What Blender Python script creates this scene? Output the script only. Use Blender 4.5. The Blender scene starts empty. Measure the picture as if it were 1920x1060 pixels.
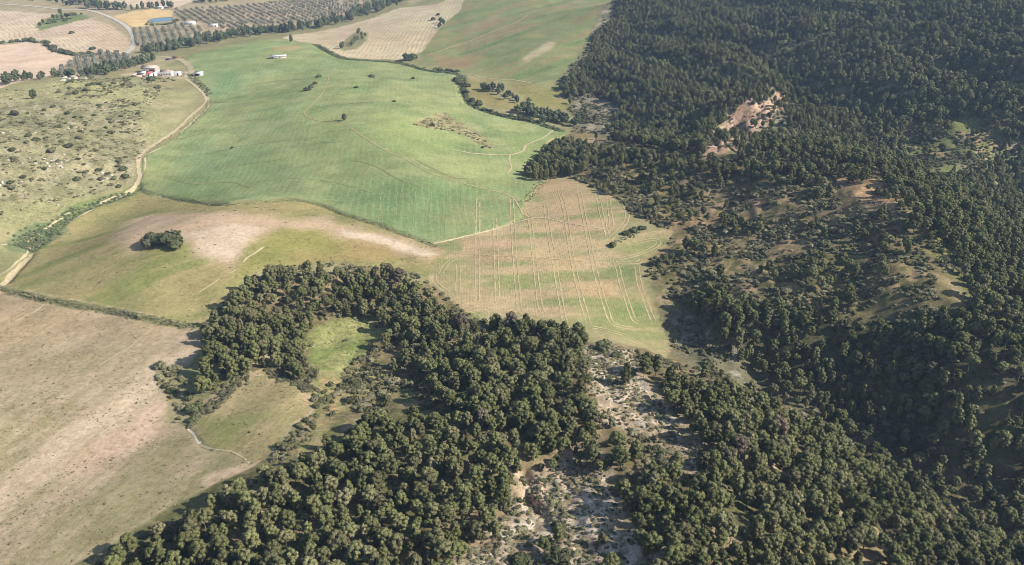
import bpy, bmesh, math, random
import numpy as np

R = math.radians
random.seed(7)
rng = np.random.default_rng(7)
scene = bpy.context.scene
col = scene.collection

# ---------------------------------------------------------------- camera
CAM_H, PITCH, FOCAL_PX, PW, PH = 150.0, R(27.0), 1478.0, 1920, 1060
cam_data = bpy.data.cameras.new('camera')
cam = bpy.data.objects.new('camera', cam_data)
col.objects.link(cam)
cam.location = (0, 0, CAM_H)
cam.rotation_euler = (R(90) - PITCH, 0, 0)
cam_data.sensor_width = 36.0
cam_data.lens = 36.0 * FOCAL_PX / PW
cam_data.clip_start, cam_data.clip_end = 1.0, 20000.0
scene.camera = cam

# ---------------------------------------------------------------- sky, sun, exposure
SUN_EL, SUN_AZ = R(34.5), R(106.0)          # azimuth clockwise from +Y; the sun stands to the right
world = bpy.data.worlds.new('World')
scene.world = world
world.use_nodes = True
wn = world.node_tree.nodes
wn.clear()
w_out = wn.new('ShaderNodeOutputWorld')
w_bg = wn.new('ShaderNodeBackground')
w_sky = wn.new('ShaderNodeTexSky')
w_sky.sky_type = 'NISHITA'
w_sky.sun_disc = False
w_sky.sun_elevation = SUN_EL
w_sky.sun_rotation = SUN_AZ
w_bg.inputs['Strength'].default_value = 0.085
world.node_tree.links.new(w_sky.outputs[0], w_bg.inputs['Color'])
world.node_tree.links.new(w_bg.outputs[0], w_out.inputs['Surface'])
sun_data = bpy.data.lights.new('sun', 'SUN')
sun = bpy.data.objects.new('sun', sun_data)
col.objects.link(sun)
sun_data.energy = 4.6
sun_data.angle = R(0.53)
sun_data.color = (1.0, 0.93, 0.82)
sun.rotation_euler = (R(90) - SUN_EL, 0, -SUN_AZ + math.pi)
scene.view_settings.view_transform = 'Standard'
scene.view_settings.look = 'None'
scene.view_settings.exposure = 0.79
scene.view_settings.gamma = 1.0
scene.view_settings.use_curve_mapping = False
scene.render.engine = 'CYCLES'
scene.cycles.filter_width = 0.9

# ---------------------------------------------------------------- small maths
CP, SP = math.cos(PITCH), math.sin(PITCH)

def rays(uv):
    """directions of sight lines of the survey photograph (1920 x 1060)"""
    uv = np.asarray(uv, float).reshape(-1, 2)
    a = (uv[:, 0] - PW / 2) / FOCAL_PX
    b = (uv[:, 1] - PH / 2) / FOCAL_PX
    return np.stack([a, CP - b * SP, -SP - b * CP], 1)

def project(p):
    p = np.asarray(p, float).reshape(-1, 3)
    d = p - np.array([0, 0, CAM_H])
    fw = d[:, 1] * CP - d[:, 2] * SP
    up = d[:, 1] * SP + d[:, 2] * CP
    fw = np.where(fw > 1, fw, 1)
    return np.stack([PW / 2 + FOCAL_PX * d[:, 0] / fw, PH / 2 - FOCAL_PX * up / fw], 1), fw

def hash01(ix, iy, seed):
    h = (ix.astype(np.int64) * 374761393 + iy.astype(np.int64) * 668265263 + seed * 1442695041) & 0xFFFFFFFF
    h = ((h ^ (h >> 13)) * 1274126177) & 0xFFFFFFFF
    h = h ^ (h >> 16)
    return (h & 0xFFFFFF) / float(0xFFFFFF)

def vnoise(x, y, seed=0):
    ix, iy = np.floor(x), np.floor(y)
    fx, fy = x - ix, y - iy
    fx, fy = fx * fx * fx * (fx * (fx * 6 - 15) + 10), fy * fy * fy * (fy * (fy * 6 - 15) + 10)
    a, b = hash01(ix, iy, seed), hash01(ix + 1, iy, seed)
    c, d = hash01(ix, iy + 1, seed), hash01(ix + 1, iy + 1, seed)
    return (a + (b - a) * fx) * (1 - fy) + (c + (d - c) * fx) * fy

def fbm(x, y, seed=0, octaves=4, gain=0.5):
    s, a, t = 0.0, 1.0, 0.0
    for k in range(octaves):
        s = s + a * vnoise(x * 2 ** k + 17.3 * k, y * 2 ** k - 9.1 * k, seed + k)
        t += a
        a *= gain
    return s / t

def sstep(a, b, x):
    t = np.clip((x - a) / (b - a), 0, 1)
    return t * t * (3 - 2 * t)

def in_poly(px, py, poly):
    poly = np.asarray(poly, float)
    inside = np.zeros(px.shape, bool)
    j = len(poly) - 1
    for i in range(len(poly)):
        xi, yi = poly[i]
        xj, yj = poly[j]
        if yi != yj:
            c = ((yi > py) != (yj > py)) & (px < (xj - xi) * (py - yi) / (yj - yi) + xi)
            inside ^= c
        j = i
    return inside

def poly_dist(px, py, poly, closed=True):
    poly = np.asarray(poly, float)
    d = np.full(px.shape, 1e18)
    n = len(poly)
    for i in range(n if closed else n - 1):
        ax, ay = poly[i]
        bx, by = poly[(i + 1) % n]
        vx, vy = bx - ax, by - ay
        L = vx * vx + vy * vy + 1e-12
        t = np.clip(((px - ax) * vx + (py - ay) * vy) / L, 0, 1)
        d = np.minimum(d, (px - ax - t * vx) ** 2 + (py - ay - t * vy) ** 2)
    return np.sqrt(d)

def smooth_line(pts, per=6):
    """Catmull-Rom through the points"""
    P = np.asarray(pts, float)
    if len(P) < 3:
        t = np.linspace(0, 1, per * 2)[:, None]
        return P[0] * (1 - t) + P[-1] * t
    P = np.vstack([2 * P[0] - P[1], P, 2 * P[-1] - P[-2]])
    out = []
    for i in range(1, len(P) - 2):
        p0, p1, p2, p3 = P[i - 1], P[i], P[i + 1], P[i + 2]
        for k in range(per):
            t = k / per
            out.append(0.5 * (2 * p1 + (p2 - p0) * t + (2 * p0 - 5 * p1 + 4 * p2 - p3) * t * t + (3 * p1 - p0 - 3 * p2 + p3) * t ** 3))
    out.append(P[-2])
    return np.array(out)

# ---------------------------------------------------------------- terrain: heights surveyed at picture points (u, v, height)
SURVEY = np.array([
    # lower left fields
    (0, 560, -6), (-250, 600, -4), (0, 800, 0), (0, 1060, 3), (-300, 1000, 2), (200, 1000, 5), (300, 700, -2), (150, 700, -2), (450, 800, 1),
    (550, 740, 2), (480, 880, 6), (370, 612, -4), (200, 580, -5), (340, 790, -3), (200, 1150, 6),
    # hump field
    (420, 430, 7), (300, 450, 6), (250, 520, 1), (550, 430, 5), (700, 400, 1), (820, 470, -3), (600, 390, 1), (450, 375, 0), (30, 535, -8),
    (60, 450, -11), (160, 390, -10), (260, 345, -10), (150, 470, -3), (520, 520, 0), (700, 470, -1),
    # left hill
    (0, 200, 10), (-250, 300, 16), (0, 320, 8), (100, 250, 9), (130, 155, 10), (60, 170, 10), (230, 170, 3), (300, 220, -3), (200, 300, -2), (0, 420, -1),
    (385, 190, -11), (300, 270, -9), (0, 480, -8), (-250, 480, -2), (0, 150, 2),
    # farm and flats
    (300, 142, -6), (240, 140, -4), (100, 120, -13), (100, 50, -14), (300, 60, -14), (300, 95, -13), (500, 30, -14), (740, 15, -11), (0, 100, -14), (0, 30, -14), (-300, 60, -12),
    (420, 80, -12), (500, 0, -13), (250, 0, -13), (600, 62, -12),
    # green field
    (530, 95, -3), (640, 160, 2), (750, 230, 4), (620, 220, 4), (860, 150, -7), (880, 195, -10), (960, 220, -12), (1050, 245, -15), (450, 140, -6), (420, 230, -6),
    (500, 320, -4), (350, 340, -7), (800, 320, 2), (900, 360, -2), (1000, 300, -8), (700, 110, -8), (620, 300, 1),
    # far middle
    (780, 50, -5), (850, 10, 0), (950, 60, 4), (900, 125, -7), (1000, 100, 3), (1100, 60, 12), (1180, 5, 22), (1000, 5, 12), (1020, 180, -9), (1020, 150, -5), (1065, 195, -10),
    # pale field
    (1050, 350, -4), (1050, 450, -3), (1180, 400, 0), (900, 520, -4), (960, 430, -3), (1100, 580, -8), (1200, 560, -9), (1200, 480, -4), (1220, 640, -14), (940, 590, -6),
    # copse and hollow
    (600, 540, -2), (740, 540, -3), (640, 650, -9), (690, 620, -8), (480, 690, -1), (420, 640, -3), (480, 580, -2), (550, 650, -5), (860, 600, -5),
    # foreground hill
    (900, 720, 3), (1000, 650, -3), (1100, 650, -4), (900, 850, 9), (700, 900, 9), (720, 760, -2), (620, 745, -2), (500, 980, 9), (320, 1010, 7), (700, 1060, 13), (900, 1150, 17),
    (1000, 900, 7), (1000, 1040, 13), (1040, 860, 5), (1130, 960, 10),
    # spur
    (1140, 665, -2), (1180, 710, 3), (1240, 780, 8), (1300, 870, 11), (1280, 1000, 15), (1270, 1150, 20), (1400, 900, 6), (1500, 900, 0), (1600, 1020, 0), (1700, 960, -14), (1900, 1050, -25),
    (1400, 735, -5), (1540, 810, -17), (2150, 1150, -32), (1280, 690, -8), (1600, 1180, 4),
    # valley
    (1300, 645, -17), (1420, 700, -21), (1560, 780, -24.5), (1700, 855, -28.5), (1850, 940, -31), (1920, 1005, -33), (2150, 1080, -40),
    # left flank of the ridge
    (1400, 610, -5), (1500, 650, -9), (1330, 540, -4), (1270, 470, -4), (1300, 400, 0), (1200, 350, -2), (1450, 500, 2), (1600, 600, 0), (1620, 480, 9), (1500, 400, 10), (1700, 700, -7), (1800, 780, -9), (1900, 810, -10),
    # crest
    (1000, 315, -9), (1080, 290, -8), (1150, 280, 0), (1300, 300, 9), (1450, 315, 15), (1640, 335, 22), (1700, 410, 20), (1750, 500, 16), (1810, 610, 9), (1920, 660, 5), (2100, 740, 0),
    # sunny flank behind the crest, out to its horizon
    (1780, 380, 13), (1850, 450, 6), (1900, 560, 0), (1920, 440, -4), (2100, 600, -14), (1560, 300, 16),
    # back valley and forest hill
    (1900, 375, -27), (1760, 300, -6), (1650, 262, -4), (2150, 430, -22), (1850, 300, -2), (1900, 200, 20), (1900, 130, 32), (1900, 20, 54), (1700, 200, 11), (1700, 100, 31), (1700, 10, 48), (1500, 200, 3), (1500, 100, 24),
    (1500, 20, 40), (1340, 250, -6), (1400, 215, 5), (1300, 180, 3), (1300, 90, 18), (1300, 20, 30), (1150, 160, -4), (1150, 80, 8), (1090, 205, -12), (1120, 235, -14), (1220, 250, -12), (2200, 150, 36), (2200, 0, 60),
], float)
_d = rays(SURVEY[:, :2])
_t = (SURVEY[:, 2] - CAM_H) / _d[:, 2]
SX, SY, SZ = _d[:, 0] * _t, _d[:, 1] * _t, SURVEY[:, 2]
EDGE = np.array([(-900, 1700, -12), (0, 1900, -10), (900, 1900, 20), (-1300, 900, -8), (-700, 300, 10), (-500, 60, 5), (0, 20, 15), (500, 100, -30),
                 (700, 400, 0), (800, 800, 60), (900, 1300, 50), (400, 1200, 55), (-300, 2600, -10), (2000, 2600, 10), (-2000, 2600, -10), (150, 950, 38)], float)
SX, SY, SZ = np.r_[SX, EDGE[:, 0]], np.r_[SY, EDGE[:, 1]], np.r_[SZ, EDGE[:, 2]]
SC = 100.0

def _tps(dx, dy):
    r2 = dx * dx + dy * dy
    return r2 * np.log(r2 + 1e-9)

n = len(SX)
A = np.zeros((n + 3, n + 3))
A[:n, :n] = _tps((SX[:, None] - SX[None]) / SC, (SY[:, None] - SY[None]) / SC) + np.eye(n) * 0.015
A[:n, n:] = np.stack([np.ones(n), SX / SC, SY / SC], 1)
A[n:, :n] = A[:n, n:].T
COEF = np.linalg.solve(A, np.r_[SZ, 0, 0, 0])

def base_height(x, y):
    z = COEF[n] + COEF[n + 1] * x / SC + COEF[n + 2] * y / SC
    for i in range(n):
        z = z + COEF[i] * _tps((x - SX[i]) / SC, (y - SY[i]) / SC)
    far = sstep(1900, 3200, np.hypot(x, y))
    return np.clip(z * (1 - far) - 10 * far, -60, 110)

# terrain sheet: rows run across the view, closer together where the ground is near
_v = np.arange(1240, -22, -1.9)
_dd = rays(np.stack([np.full(len(_v), 960.0), _v], 1))
ROWS = _dd[:, 1] * (-CAM_H / _dd[:, 2])
ROWS = np.r_[np.linspace(10, ROWS[0] - 2, 22), ROWS, ROWS[-1] * 1.07 ** np.arange(1, 19)]
NC = 741
SS = np.linspace(-1.0, 1.0, NC)

def half_width(y):
    return 0.92 * y + 90

GY = np.repeat(ROWS[:, None], NC, 1)
GX = half_width(GY) * SS[None]
GZ0 = base_height(GX, GY)
NR = len(ROWS)

def grid_lookup(x, y, field):
    x, y = np.asarray(x, float), np.asarray(y, float)
    i = np.clip(np.searchsorted(ROWS, y) - 1, 0, NR - 2)
    fy = np.clip((y - ROWS[i]) / (ROWS[i + 1] - ROWS[i]), 0, 1)
    s = np.clip((x / half_width(y) + 1) * 0.5 * (NC - 1), 0, NC - 1.001)
    j = s.astype(int)
    fx = s - j
    return (field[i, j] * (1 - fx) + field[i, j + 1] * fx) * (1 - fy) + (field[i + 1, j] * (1 - fx) + field[i + 1, j + 1] * fx) * fy

GZ = GZ0.copy()

def land(uv):
    """where sight lines meet the land (x, y)"""
    d = rays(uv)
    t = np.full(len(d), 70.0)
    hit = np.zeros(len(d), bool)
    for k in range(2400):
        step = 0.8 + 0.0035 * t
        nt = t + step
        p = d * nt[:, None]
        under = (CAM_H + p[:, 2]) < grid_lookup(p[:, 0], p[:, 1], GZ)
        newly = under & ~hit
        hit |= under
        t = np.where(hit, t, nt)
        if hit.all():
            break
    lo, hi = t, t + 0.8 + 0.0035 * t
    for k in range(16):
        m = (lo + hi) / 2
        p = d * m[:, None]
        u = (CAM_H + p[:, 2]) < grid_lookup(p[:, 0], p[:, 1], GZ)
        hi = np.where(u, m, hi)
        lo = np.where(u, lo, m)
    p = d * hi[:, None]
    return p[:, :2]

def hidden(p):
    """True where the land stands between the camera and the points"""
    p = np.asarray(p, float)
    o = np.array([0, 0, CAM_H])
    out = np.zeros(len(p), bool)
    for f in np.linspace(0.3, 0.985, 90):
        q = o + (p - o) * f
        out |= q[:, 2] < grid_lookup(q[:, 0], q[:, 1], GZ)
    return out

def ground_z(x, y):
    return grid_lookup(x, y, GZ)

# ---------------------------------------------------------------- node helpers
def new_mat(name):
    m = bpy.data.materials.new(name)
    m.use_nodes = True
    nt = m.node_tree
    b = nt.nodes['Principled BSDF']
    b.inputs['Roughness'].default_value = 0.95
    b.inputs['Specular IOR Level'].default_value = 0.12
    return m, nt, b

def N(nt, kind, **kw):
    nd = nt.nodes.new(kind)
    for k, v in kw.items():
        if k in nd.inputs:
            nd.inputs[k].default_value = v
        else:
            setattr(nd, k, v)
    return nd

def math_node(nt, op, a, b=None, clamp=False):
    nd = nt.nodes.new('ShaderNodeMath')
    nd.operation, nd.use_clamp = op, clamp
    for i, s in enumerate((a, b)):
        if s is None:
            continue
        if isinstance(s, (int, float)):
            nd.inputs[i].default_value = s
        else:
            nt.links.new(s, nd.inputs[i])
    return nd.outputs[0]

def mix_col(nt, fac, a, b, blend='MIX'):
    nd = nt.nodes.new('ShaderNodeMix')
    nd.data_type, nd.blend_type = 'RGBA', blend
    for s, i in ((fac, 0), (a, 6), (b, 7)):
        if isinstance(s, (int, float)):
            nd.inputs[i].default_value = s
        elif isinstance(s, tuple):
            nd.inputs[i].default_value = (*s[:3], 1)
        else:
            nt.links.new(s, nd.inputs[i])
    return nd.outputs[2]

def noise(nt, vec, scale, detail=4, rough=0.6):
    nd = N(nt, 'ShaderNodeTexNoise')
    nd.inputs['Scale'].default_value = scale
    nd.inputs['Detail'].default_value = detail
    nd.inputs['Roughness'].default_value = rough
    nt.links.new(vec, nd.inputs['Vector'])
    return nd.outputs['Fac']

def remap(nt, s, a, b, c, d):
    nd = nt.nodes.new('ShaderNodeMapRange')
    nd.inputs[1].default_value, nd.inputs[2].default_value, nd.inputs[3].default_value, nd.inputs[4].default_value = a, b, c, d
    nt.links.new(s, nd.inputs[0])
    return nd.outputs[0]

def tone(r, g, b):
    """albedo of a surface seen sunlit at this sRGB value"""
    return tuple(((c / 255.0) ** 2.2) / 1.34 for c in (r, g, b))

def simple_mat(name, rgb, var=0.25, scale=0.6, bump=0.0, rough=0.9, spec=0.15):
    m, nt, b = new_mat(name)
    tc = N(nt, 'ShaderNodeNewGeometry')
    f = noise(nt, tc.outputs['Position'], scale, 5, 0.65)
    g = remap(nt, f, 0.3, 0.7, 1 - var, 1 + var)
    c = N(nt, 'ShaderNodeVectorMath', operation='SCALE')
    c.inputs[0].default_value = rgb
    nt.links.new(g, c.inputs['Scale'])
    nt.links.new(c.outputs[0], b.inputs['Base Color'])
    b.inputs['Roughness'].default_value = rough
    b.inputs['Specular IOR Level'].default_value = spec
    if bump:
        bp = N(nt, 'ShaderNodeBump')
        bp.inputs['Distance'].default_value = bump
        nt.links.new(f, bp.inputs['Height'])
        nt.links.new(bp.outputs[0], b.inputs['Normal'])
    return m

# ---------------------------------------------------------------- land relief: banks, ditches, gullies, cliff
def px_line(pts, per=6):
    return land(smooth_line(pts, per))

DITCH_BANK = [(0, 541), (40, 549), (85, 560), (145, 571), (205, 581), (260, 592), (300, 600), (345, 609), (372, 613)]
WHEAT = [(345, 110), (375, 99), (400, 93), (460, 80), (510, 74), (546, 76), (590, 84), (612, 90), (628, 104), (655, 110), (745, 117), (765, 120), (800, 130),
         (860, 140), (868, 152), (862, 170), (872, 190), (905, 207), (960, 218), (1000, 226), (1040, 238), (1067, 250), (1040, 268), (1010, 292), (985, 312), (980, 332),
         (1000, 341), (1022, 338), (1002, 356), (982, 382), (976, 410), (925, 431), (862, 447), (812, 459), (760, 441), (720, 424), (675, 410), (640, 400), (618, 389), (590, 380),
         (560, 373), (530, 372), (500, 376), (468, 375), (430, 382), (400, 378), (372, 380), (345, 374), (318, 373), (290, 370), (262, 356), (268, 330), (267, 302), (288, 280), (330, 257),
         (365, 232), (386, 205), (393, 188), (384, 166), (371, 147), (358, 128)]
ROCK_CLIFF = [(1318, 284), (1330, 262), (1345, 240), (1362, 220), (1385, 202), (1420, 186), (1455, 174), (1480, 182), (1474, 204), (1450, 222), (1425, 242), (1405, 262), (1385, 284), (1350, 292)]
GULLY = [(985, 880), (994, 902), (990, 925), (1006, 945), (1020, 965)]

def carve(pts, height, width, wobble=0.0):
    """raise (or cut) the land along a line"""
    global GZ
    L = px_line(pts)
    x0, y0 = L.min(0) - 4 * width - 2
    x1, y1 = L.max(0) + 4 * width + 2
    m = (GX > x0) & (GX < x1) & (GY > y0) & (GY < y1)
    if not m.any():
        return
    x, y = GX[m], GY[m]
    d = poly_dist(x, y, L, closed=False)
    k = 1 + wobble * (fbm(x / 6, y / 6, 3, 2) - 0.5) * 2
    GZ[m] += height * k * np.exp(-(d / width) ** 2)

# broad unevenness of the land, stronger on the wild slopes
GZ = GZ + (fbm(GX / 45, GY / 45, 40, 3) - 0.5) * 3.0
wild_px = [(1185, -60), (1110, 70), (1050, 150), (1075, 235), (985, 312), (1100, 345), (1180, 400), (1260, 430), (1210, 500), (1240, 600), (1250, 660), (1090, 640), (930, 590), (700, 500), (440, 540), (380, 620),
           (480, 690), (590, 760), (480, 870), (150, 1060), (100, 1250), (2600, 1250), (2600, -60)]
wild_w = land(wild_px)
wild_mask = in_poly(GX, GY, wild_w)
wild_soft = np.where(wild_mask, np.clip(poly_dist(GX, GY, wild_w) / 12, 0, 1), 0)
GZ = GZ + wild_soft * ((fbm(GX / 22, GY / 22, 51, 4) - 0.5) * 5.0 + (np.abs(fbm(GX / 14, GY / 30, 57, 3) - 0.5) * -4.0 + 0.6))
fh_w = land([(1200, -60), (1130, 70), (1090, 150), (1120, 215), (1300, 250), (1600, 255), (1760, 290), (1900, 360), (2600, 470), (2600, -60)])
_ins = in_poly(GX, GY, fh_w)
GZ = GZ + np.where(_ins, np.clip(poly_dist(GX, GY, fh_w) / 40, 0, 1), 0) * (0.5 - np.abs(fbm((GX + GY * 0.45) / 62, (GY - GX * 0.45) / 130, 47, 3) - 0.5) * 4) * 13.0
hill_px = [(-200, 190), (60, 165), (140, 140), (250, 150), (340, 165), (300, 240), (255, 330), (180, 370), (60, 430), (-200, 470)]
hill_w = land(hill_px)
hill_mask = in_poly(GX, GY, hill_w)
GZ = GZ + np.where(hill_mask, np.clip(poly_dist(GX, GY, hill_w) / 15, 0, 1), 0) * (fbm(GX / 9, GY / 9, 61, 4) - 0.5) * 3.2

carve(DITCH_BANK, 0.9, 1.3, 0.5)
carve([(0, 549), (85, 567), (205, 588), (300, 607), (345, 614)], -0.7, 1.0, 0.4)
carve([(812, 461), (720, 427), (640, 402), (590, 383), (530, 375), (430, 385), (345, 377), (262, 359)], -1.0, 1.2, 0.6)
carve([(590, 84), (628, 105), (655, 112), (745, 119), (800, 133), (862, 142), (866, 170), (880, 195), (912, 210), (960, 222), (1000, 230), (1050, 246)], -2.0, 2.6, 0.3)
carve([(260, 352), (235, 365), (200, 377), (150, 395), (100, 430), (70, 455), (45, 490), (10, 530)], -1.6, 2.2, 0.3)
carve(GULLY, -3.2, 1.6, 0.6)
carve([(960, 925), (985, 940), (1000, 960)], -1.4, 1.2, 0.6)
carve([(352, 800), (365, 818), (378, 835), (395, 843)], -0.5, 0.8, 0.3)
_cw = land(ROCK_CLIFF)
carve([(1318, 262), (1345, 236), (1375, 212), (1410, 194), (1445, 182)], 9.0, 8.0, 0.3)
_m = in_poly(GX, GY, _cw)
GZ[_m] += np.clip(poly_dist(GX[_m], GY[_m], _cw) / 5, 0, 1) * ((fbm(GX[_m] / 7, GY[_m] / 7, 71, 5, 0.62) - 0.5) * 9.0)

for pts in ([(1096, 650), (1140, 640), (1195, 655), (1245, 730), (1300, 785), (1320, 830), (1300, 890), (1260, 850), (1190, 795), (1122, 770), (1100, 715)],
            [(965, 872), (1130, 845), (1165, 900), (1190, 960), (1300, 1060), (1300, 1250), (820, 1250), (845, 1055), (925, 985), (975, 960), (940, 930)]):
    P = land(pts)
    _m = in_poly(GX, GY, P)
    x, y = GX[_m], GY[_m]
    GZ[_m] -= np.clip(poly_dist(x, y, P) / 3, 0, 1) * (1 - np.abs(fbm(x / 6.5 + y / 30, y / 11, 77, 4) - 0.5) * 5).clip(0, 1) ** 2 * 0.6     # small gullies
    GZ[_m] += (fbm(x / 1.6, y / 1.6, 79, 2) - 0.5) * 0.25

# ---------------------------------------------------------------- ground colours
PXM = np.hypot(GX, GY) / FOCAL_PX * 1.9            # metres per cell, for soft edges
COL = np.zeros((NR, NC, 3))
FUR = np.zeros((NR, NC, 3))                        # colour of furrows and wheel lines
ROWAMP = np.zeros((NR, NC))
PHASE = np.zeros((NR, NC))
GRIT = np.full((NR, NC), 0.5)
REGION = np.zeros((NR, NC), int)
NAMES = ['ground']
WX = (fbm(GX / 16, GY / 16, 81, 3) - 0.5) * 8
WY = (fbm(GX / 16, GY / 16, 91, 3) - 0.5) * 8

def mask(pts, soft=0.8, warp=1.0, world=False):
    P = np.asarray(pts, float) if world else land(pts)
    pad = soft * 2 + 12
    m = np.zeros((NR, NC))
    sel = (GX > P[:, 0].min() - pad) & (GX < P[:, 0].max() + pad) & (GY > P[:, 1].min() - pad) & (GY < P[:, 1].max() + pad)
    if not sel.any():
        return m
    x, y = GX[sel] + warp * WX[sel], GY[sel] + warp * WY[sel]
    d = poly_dist(x, y, P)
    d = np.where(in_poly(x, y, P), d, -d)
    w = np.maximum(soft, PXM[sel] * 0.7)
    m[sel] = sstep(-w, w, d)
    return m

def paint(m, rgb, alpha=1.0):
    a = (m * alpha)[..., None]
    COL[:] = COL * (1 - a) + np.array(tone(*rgb)) * a

def region(name, m):
    if name not in NAMES or name.startswith('+'):
        NAMES.append(name)
    REGION[m > 0.5] = len(NAMES) - 1 - NAMES[::-1].index(name)

def direction(p, q):
    w = land([p, q])
    d = w[1] - w[0]
    return d / np.hypot(*d)

def rows(m, p, q, spacing, amp, warp, fur):
    d = direction(p, q)
    ph = (GX * d[1] - GY * d[0]) + warp * (fbm(GX / 40, GY / 40, 101, 2) - 0.5)
    sel = m > 0.02
    PHASE[sel] = (ph / spacing)[sel]
    ROWAMP[:] = ROWAMP * (1 - m) + amp * m
    FUR[:] = FUR * (1 - m[..., None]) + np.array(tone(*fur)) * m[..., None]

def streak(d, sx, sy, seed, octaves=4):
    u = GX * d[0] + GY * d[1]
    v = GX * d[1] - GY * d[0]
    return fbm(u / sx, v / sy, seed, octaves)

def thresh(f, a, b):
    return sstep(a, b, f)

n1 = fbm(GX / 30, GY / 30, 111, 5)
n2 = fbm(GX / 8, GY / 8, 121, 4)
n3 = fbm(GX / 90, GY / 90, 131, 4)
n4 = fbm(GX / 3.2, GY / 3.2, 141, 3)
ONE = np.ones((NR, NC))

# general ground: dry pasture
paint(ONE, (158, 150, 112))
paint(thresh(n1, 0.45, 0.65), (138, 140, 98), 0.7)

# left scrub hill
mk = mask(hill_px, 3, 1.5)
region('scrub_hill', mk)
paint(mk, (152, 147, 114))
paint(mk * thresh(n1, 0.48, 0.62), (168, 158, 124), 0.7)
paint(mk * thresh(n2, 0.54, 0.68), (118, 116, 84), 0.75)
paint(mk * thresh(n4, 0.52, 0.62), (122, 120, 88), 0.5)
paint(mk * thresh(n4, 0.6, 0.74) * thresh(n1, 0.42, 0.55), (184, 174, 152), 0.7)
GRIT = np.where(mk > 0.5, 1.0, GRIT)
pm = mask([(-200, 168), (60, 158), (130, 150), (250, 160), (365, 168), (372, 185), (340, 225), (300, 265), (270, 285), (268, 240), (240, 195), (150, 190), (-200, 200)], 3, 1.5)
paint(pm, (158, 155, 112), 0.85)
paint(pm * thresh(n1, 0.5, 0.65), (172, 162, 124), 0.8)
lm = mask([(-200, 390), (60, 380), (180, 365), (220, 355), (120, 410), (60, 440), (-200, 470)], 2, 1)
paint(lm, (150, 148, 108), 0.9)

# flats at the top left
fl = mask([(-900, -21), (-900, 150), (0, 150), (130, 130), (250, 135), (340, 112), (560, 74), (780, 5), (880, -21)], 3, 1)
paint(fl, (176, 160, 128), 0.8)
m = mask([(-300, 18), (0, 20), (60, 24), (110, 27), (165, 32), (205, 45), (236, 68), (248, 88), (236, 101), (200, 98), (150, 101), (105, 92), (78, 79), (40, 76), (0, 82), (-300, 95)], 0.8, 0.3)
region('stubble_field', m)
paint(m, (214, 194, 166))
paint(m * thresh(n3, 0.5, 0.62), (205, 180, 152), 0.7)
rows(m, (90, 50), (150, 87), 5.2, 0.8, 6, (172, 146, 112))
m2 = mask([(66, 47), (76, 59), (100, 51), (140, 41), (176, 33), (150, 27), (110, 24), (80, 38)], 0.8, 0.3)
region('copse_island', m2)
paint(m2, (128, 138, 92))
ROWAMP *= (1 - m2)
m = mask([(-300, 100), (0, 86), (40, 80), (75, 82), (100, 95), (128, 103), (146, 105), (112, 131), (80, 146), (0, 166), (-300, 190)], 0.8, 0.3)
region('bare_stubble_field', m)
paint(m, (222, 196, 170))
paint(m * thresh(n1, 0.5, 0.65), (212, 184, 156), 0.5)
m = mask([(212, 30), (250, 22), (292, 17), (325, 21), (322, 32), (283, 37), (277, 48), (250, 52), (236, 44)], 0.8, 0.3)
region('straw_field', m)
paint(m, (220, 190, 138))
m = mask([(195, -18), (368, -18), (362, 3), (335, 14), (300, 15), (245, 12), (205, 4)], 0.8, 0.3)
region('far_stubble_field', m)
paint(m, (214, 192, 166))
for nm, pts in (('olive_ground', [(248, 55), (345, 46), (382, 50), (378, 70), (340, 77), (300, 90), (257, 92)]),
                ('far_olive_ground', [(322, 18), (400, 14), (520, 4), (700, -18), (760, -18), (700, 16), (640, 33), (600, 44), (480, 52), (430, 60), (378, 48), (333, 40)]),
                ('lower_olive_ground', [(150, 101), (215, 98), (252, 104), (230, 122), (150, 142), (118, 146), (98, 136), (128, 117)])):
    m = mask(pts, 0.8, 0.3)
    region(nm, m)
    paint(m, (186, 166, 136))
    paint(m * thresh(n1, 0.5, 0.62), (156, 148, 112), 0.6)
m = mask([(262, 97), (330, 88), (420, 64), (540, 55), (640, 34), (752, -4), (770, 8), (700, 36), (600, 62), (546, 74), (460, 79), (400, 92), (345, 108), (280, 104)], 1, 0.5)
paint(m, (142, 138, 100), 0.9)
m = mask([(530, 72), (545, 66), (600, 59), (700, 34), (755, 14), (820, 8), (870, -18), (905, -18), (880, 5), (862, 22), (836, 42), (815, 66), (791, 97), (748, 112), (650, 108), (622, 96), (600, 84)], 0.8, 0.4)
region('ploughed_field', m)
paint(m, (205, 190, 156))
paint(m * thresh(n3, 0.45, 0.6), (196, 176, 146), 0.8)
rows(m, (826, 14), (776, 102), 4.6, 0.75, 5, (164, 144, 110))
m = mask([(634, 90), (650, 72), (668, 60), (690, 62), (688, 76), (670, 92), (645, 96)], 0.8, 0.4)
paint(m, (140, 136, 100)); ROWAMP *= (1 - m)

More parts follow.
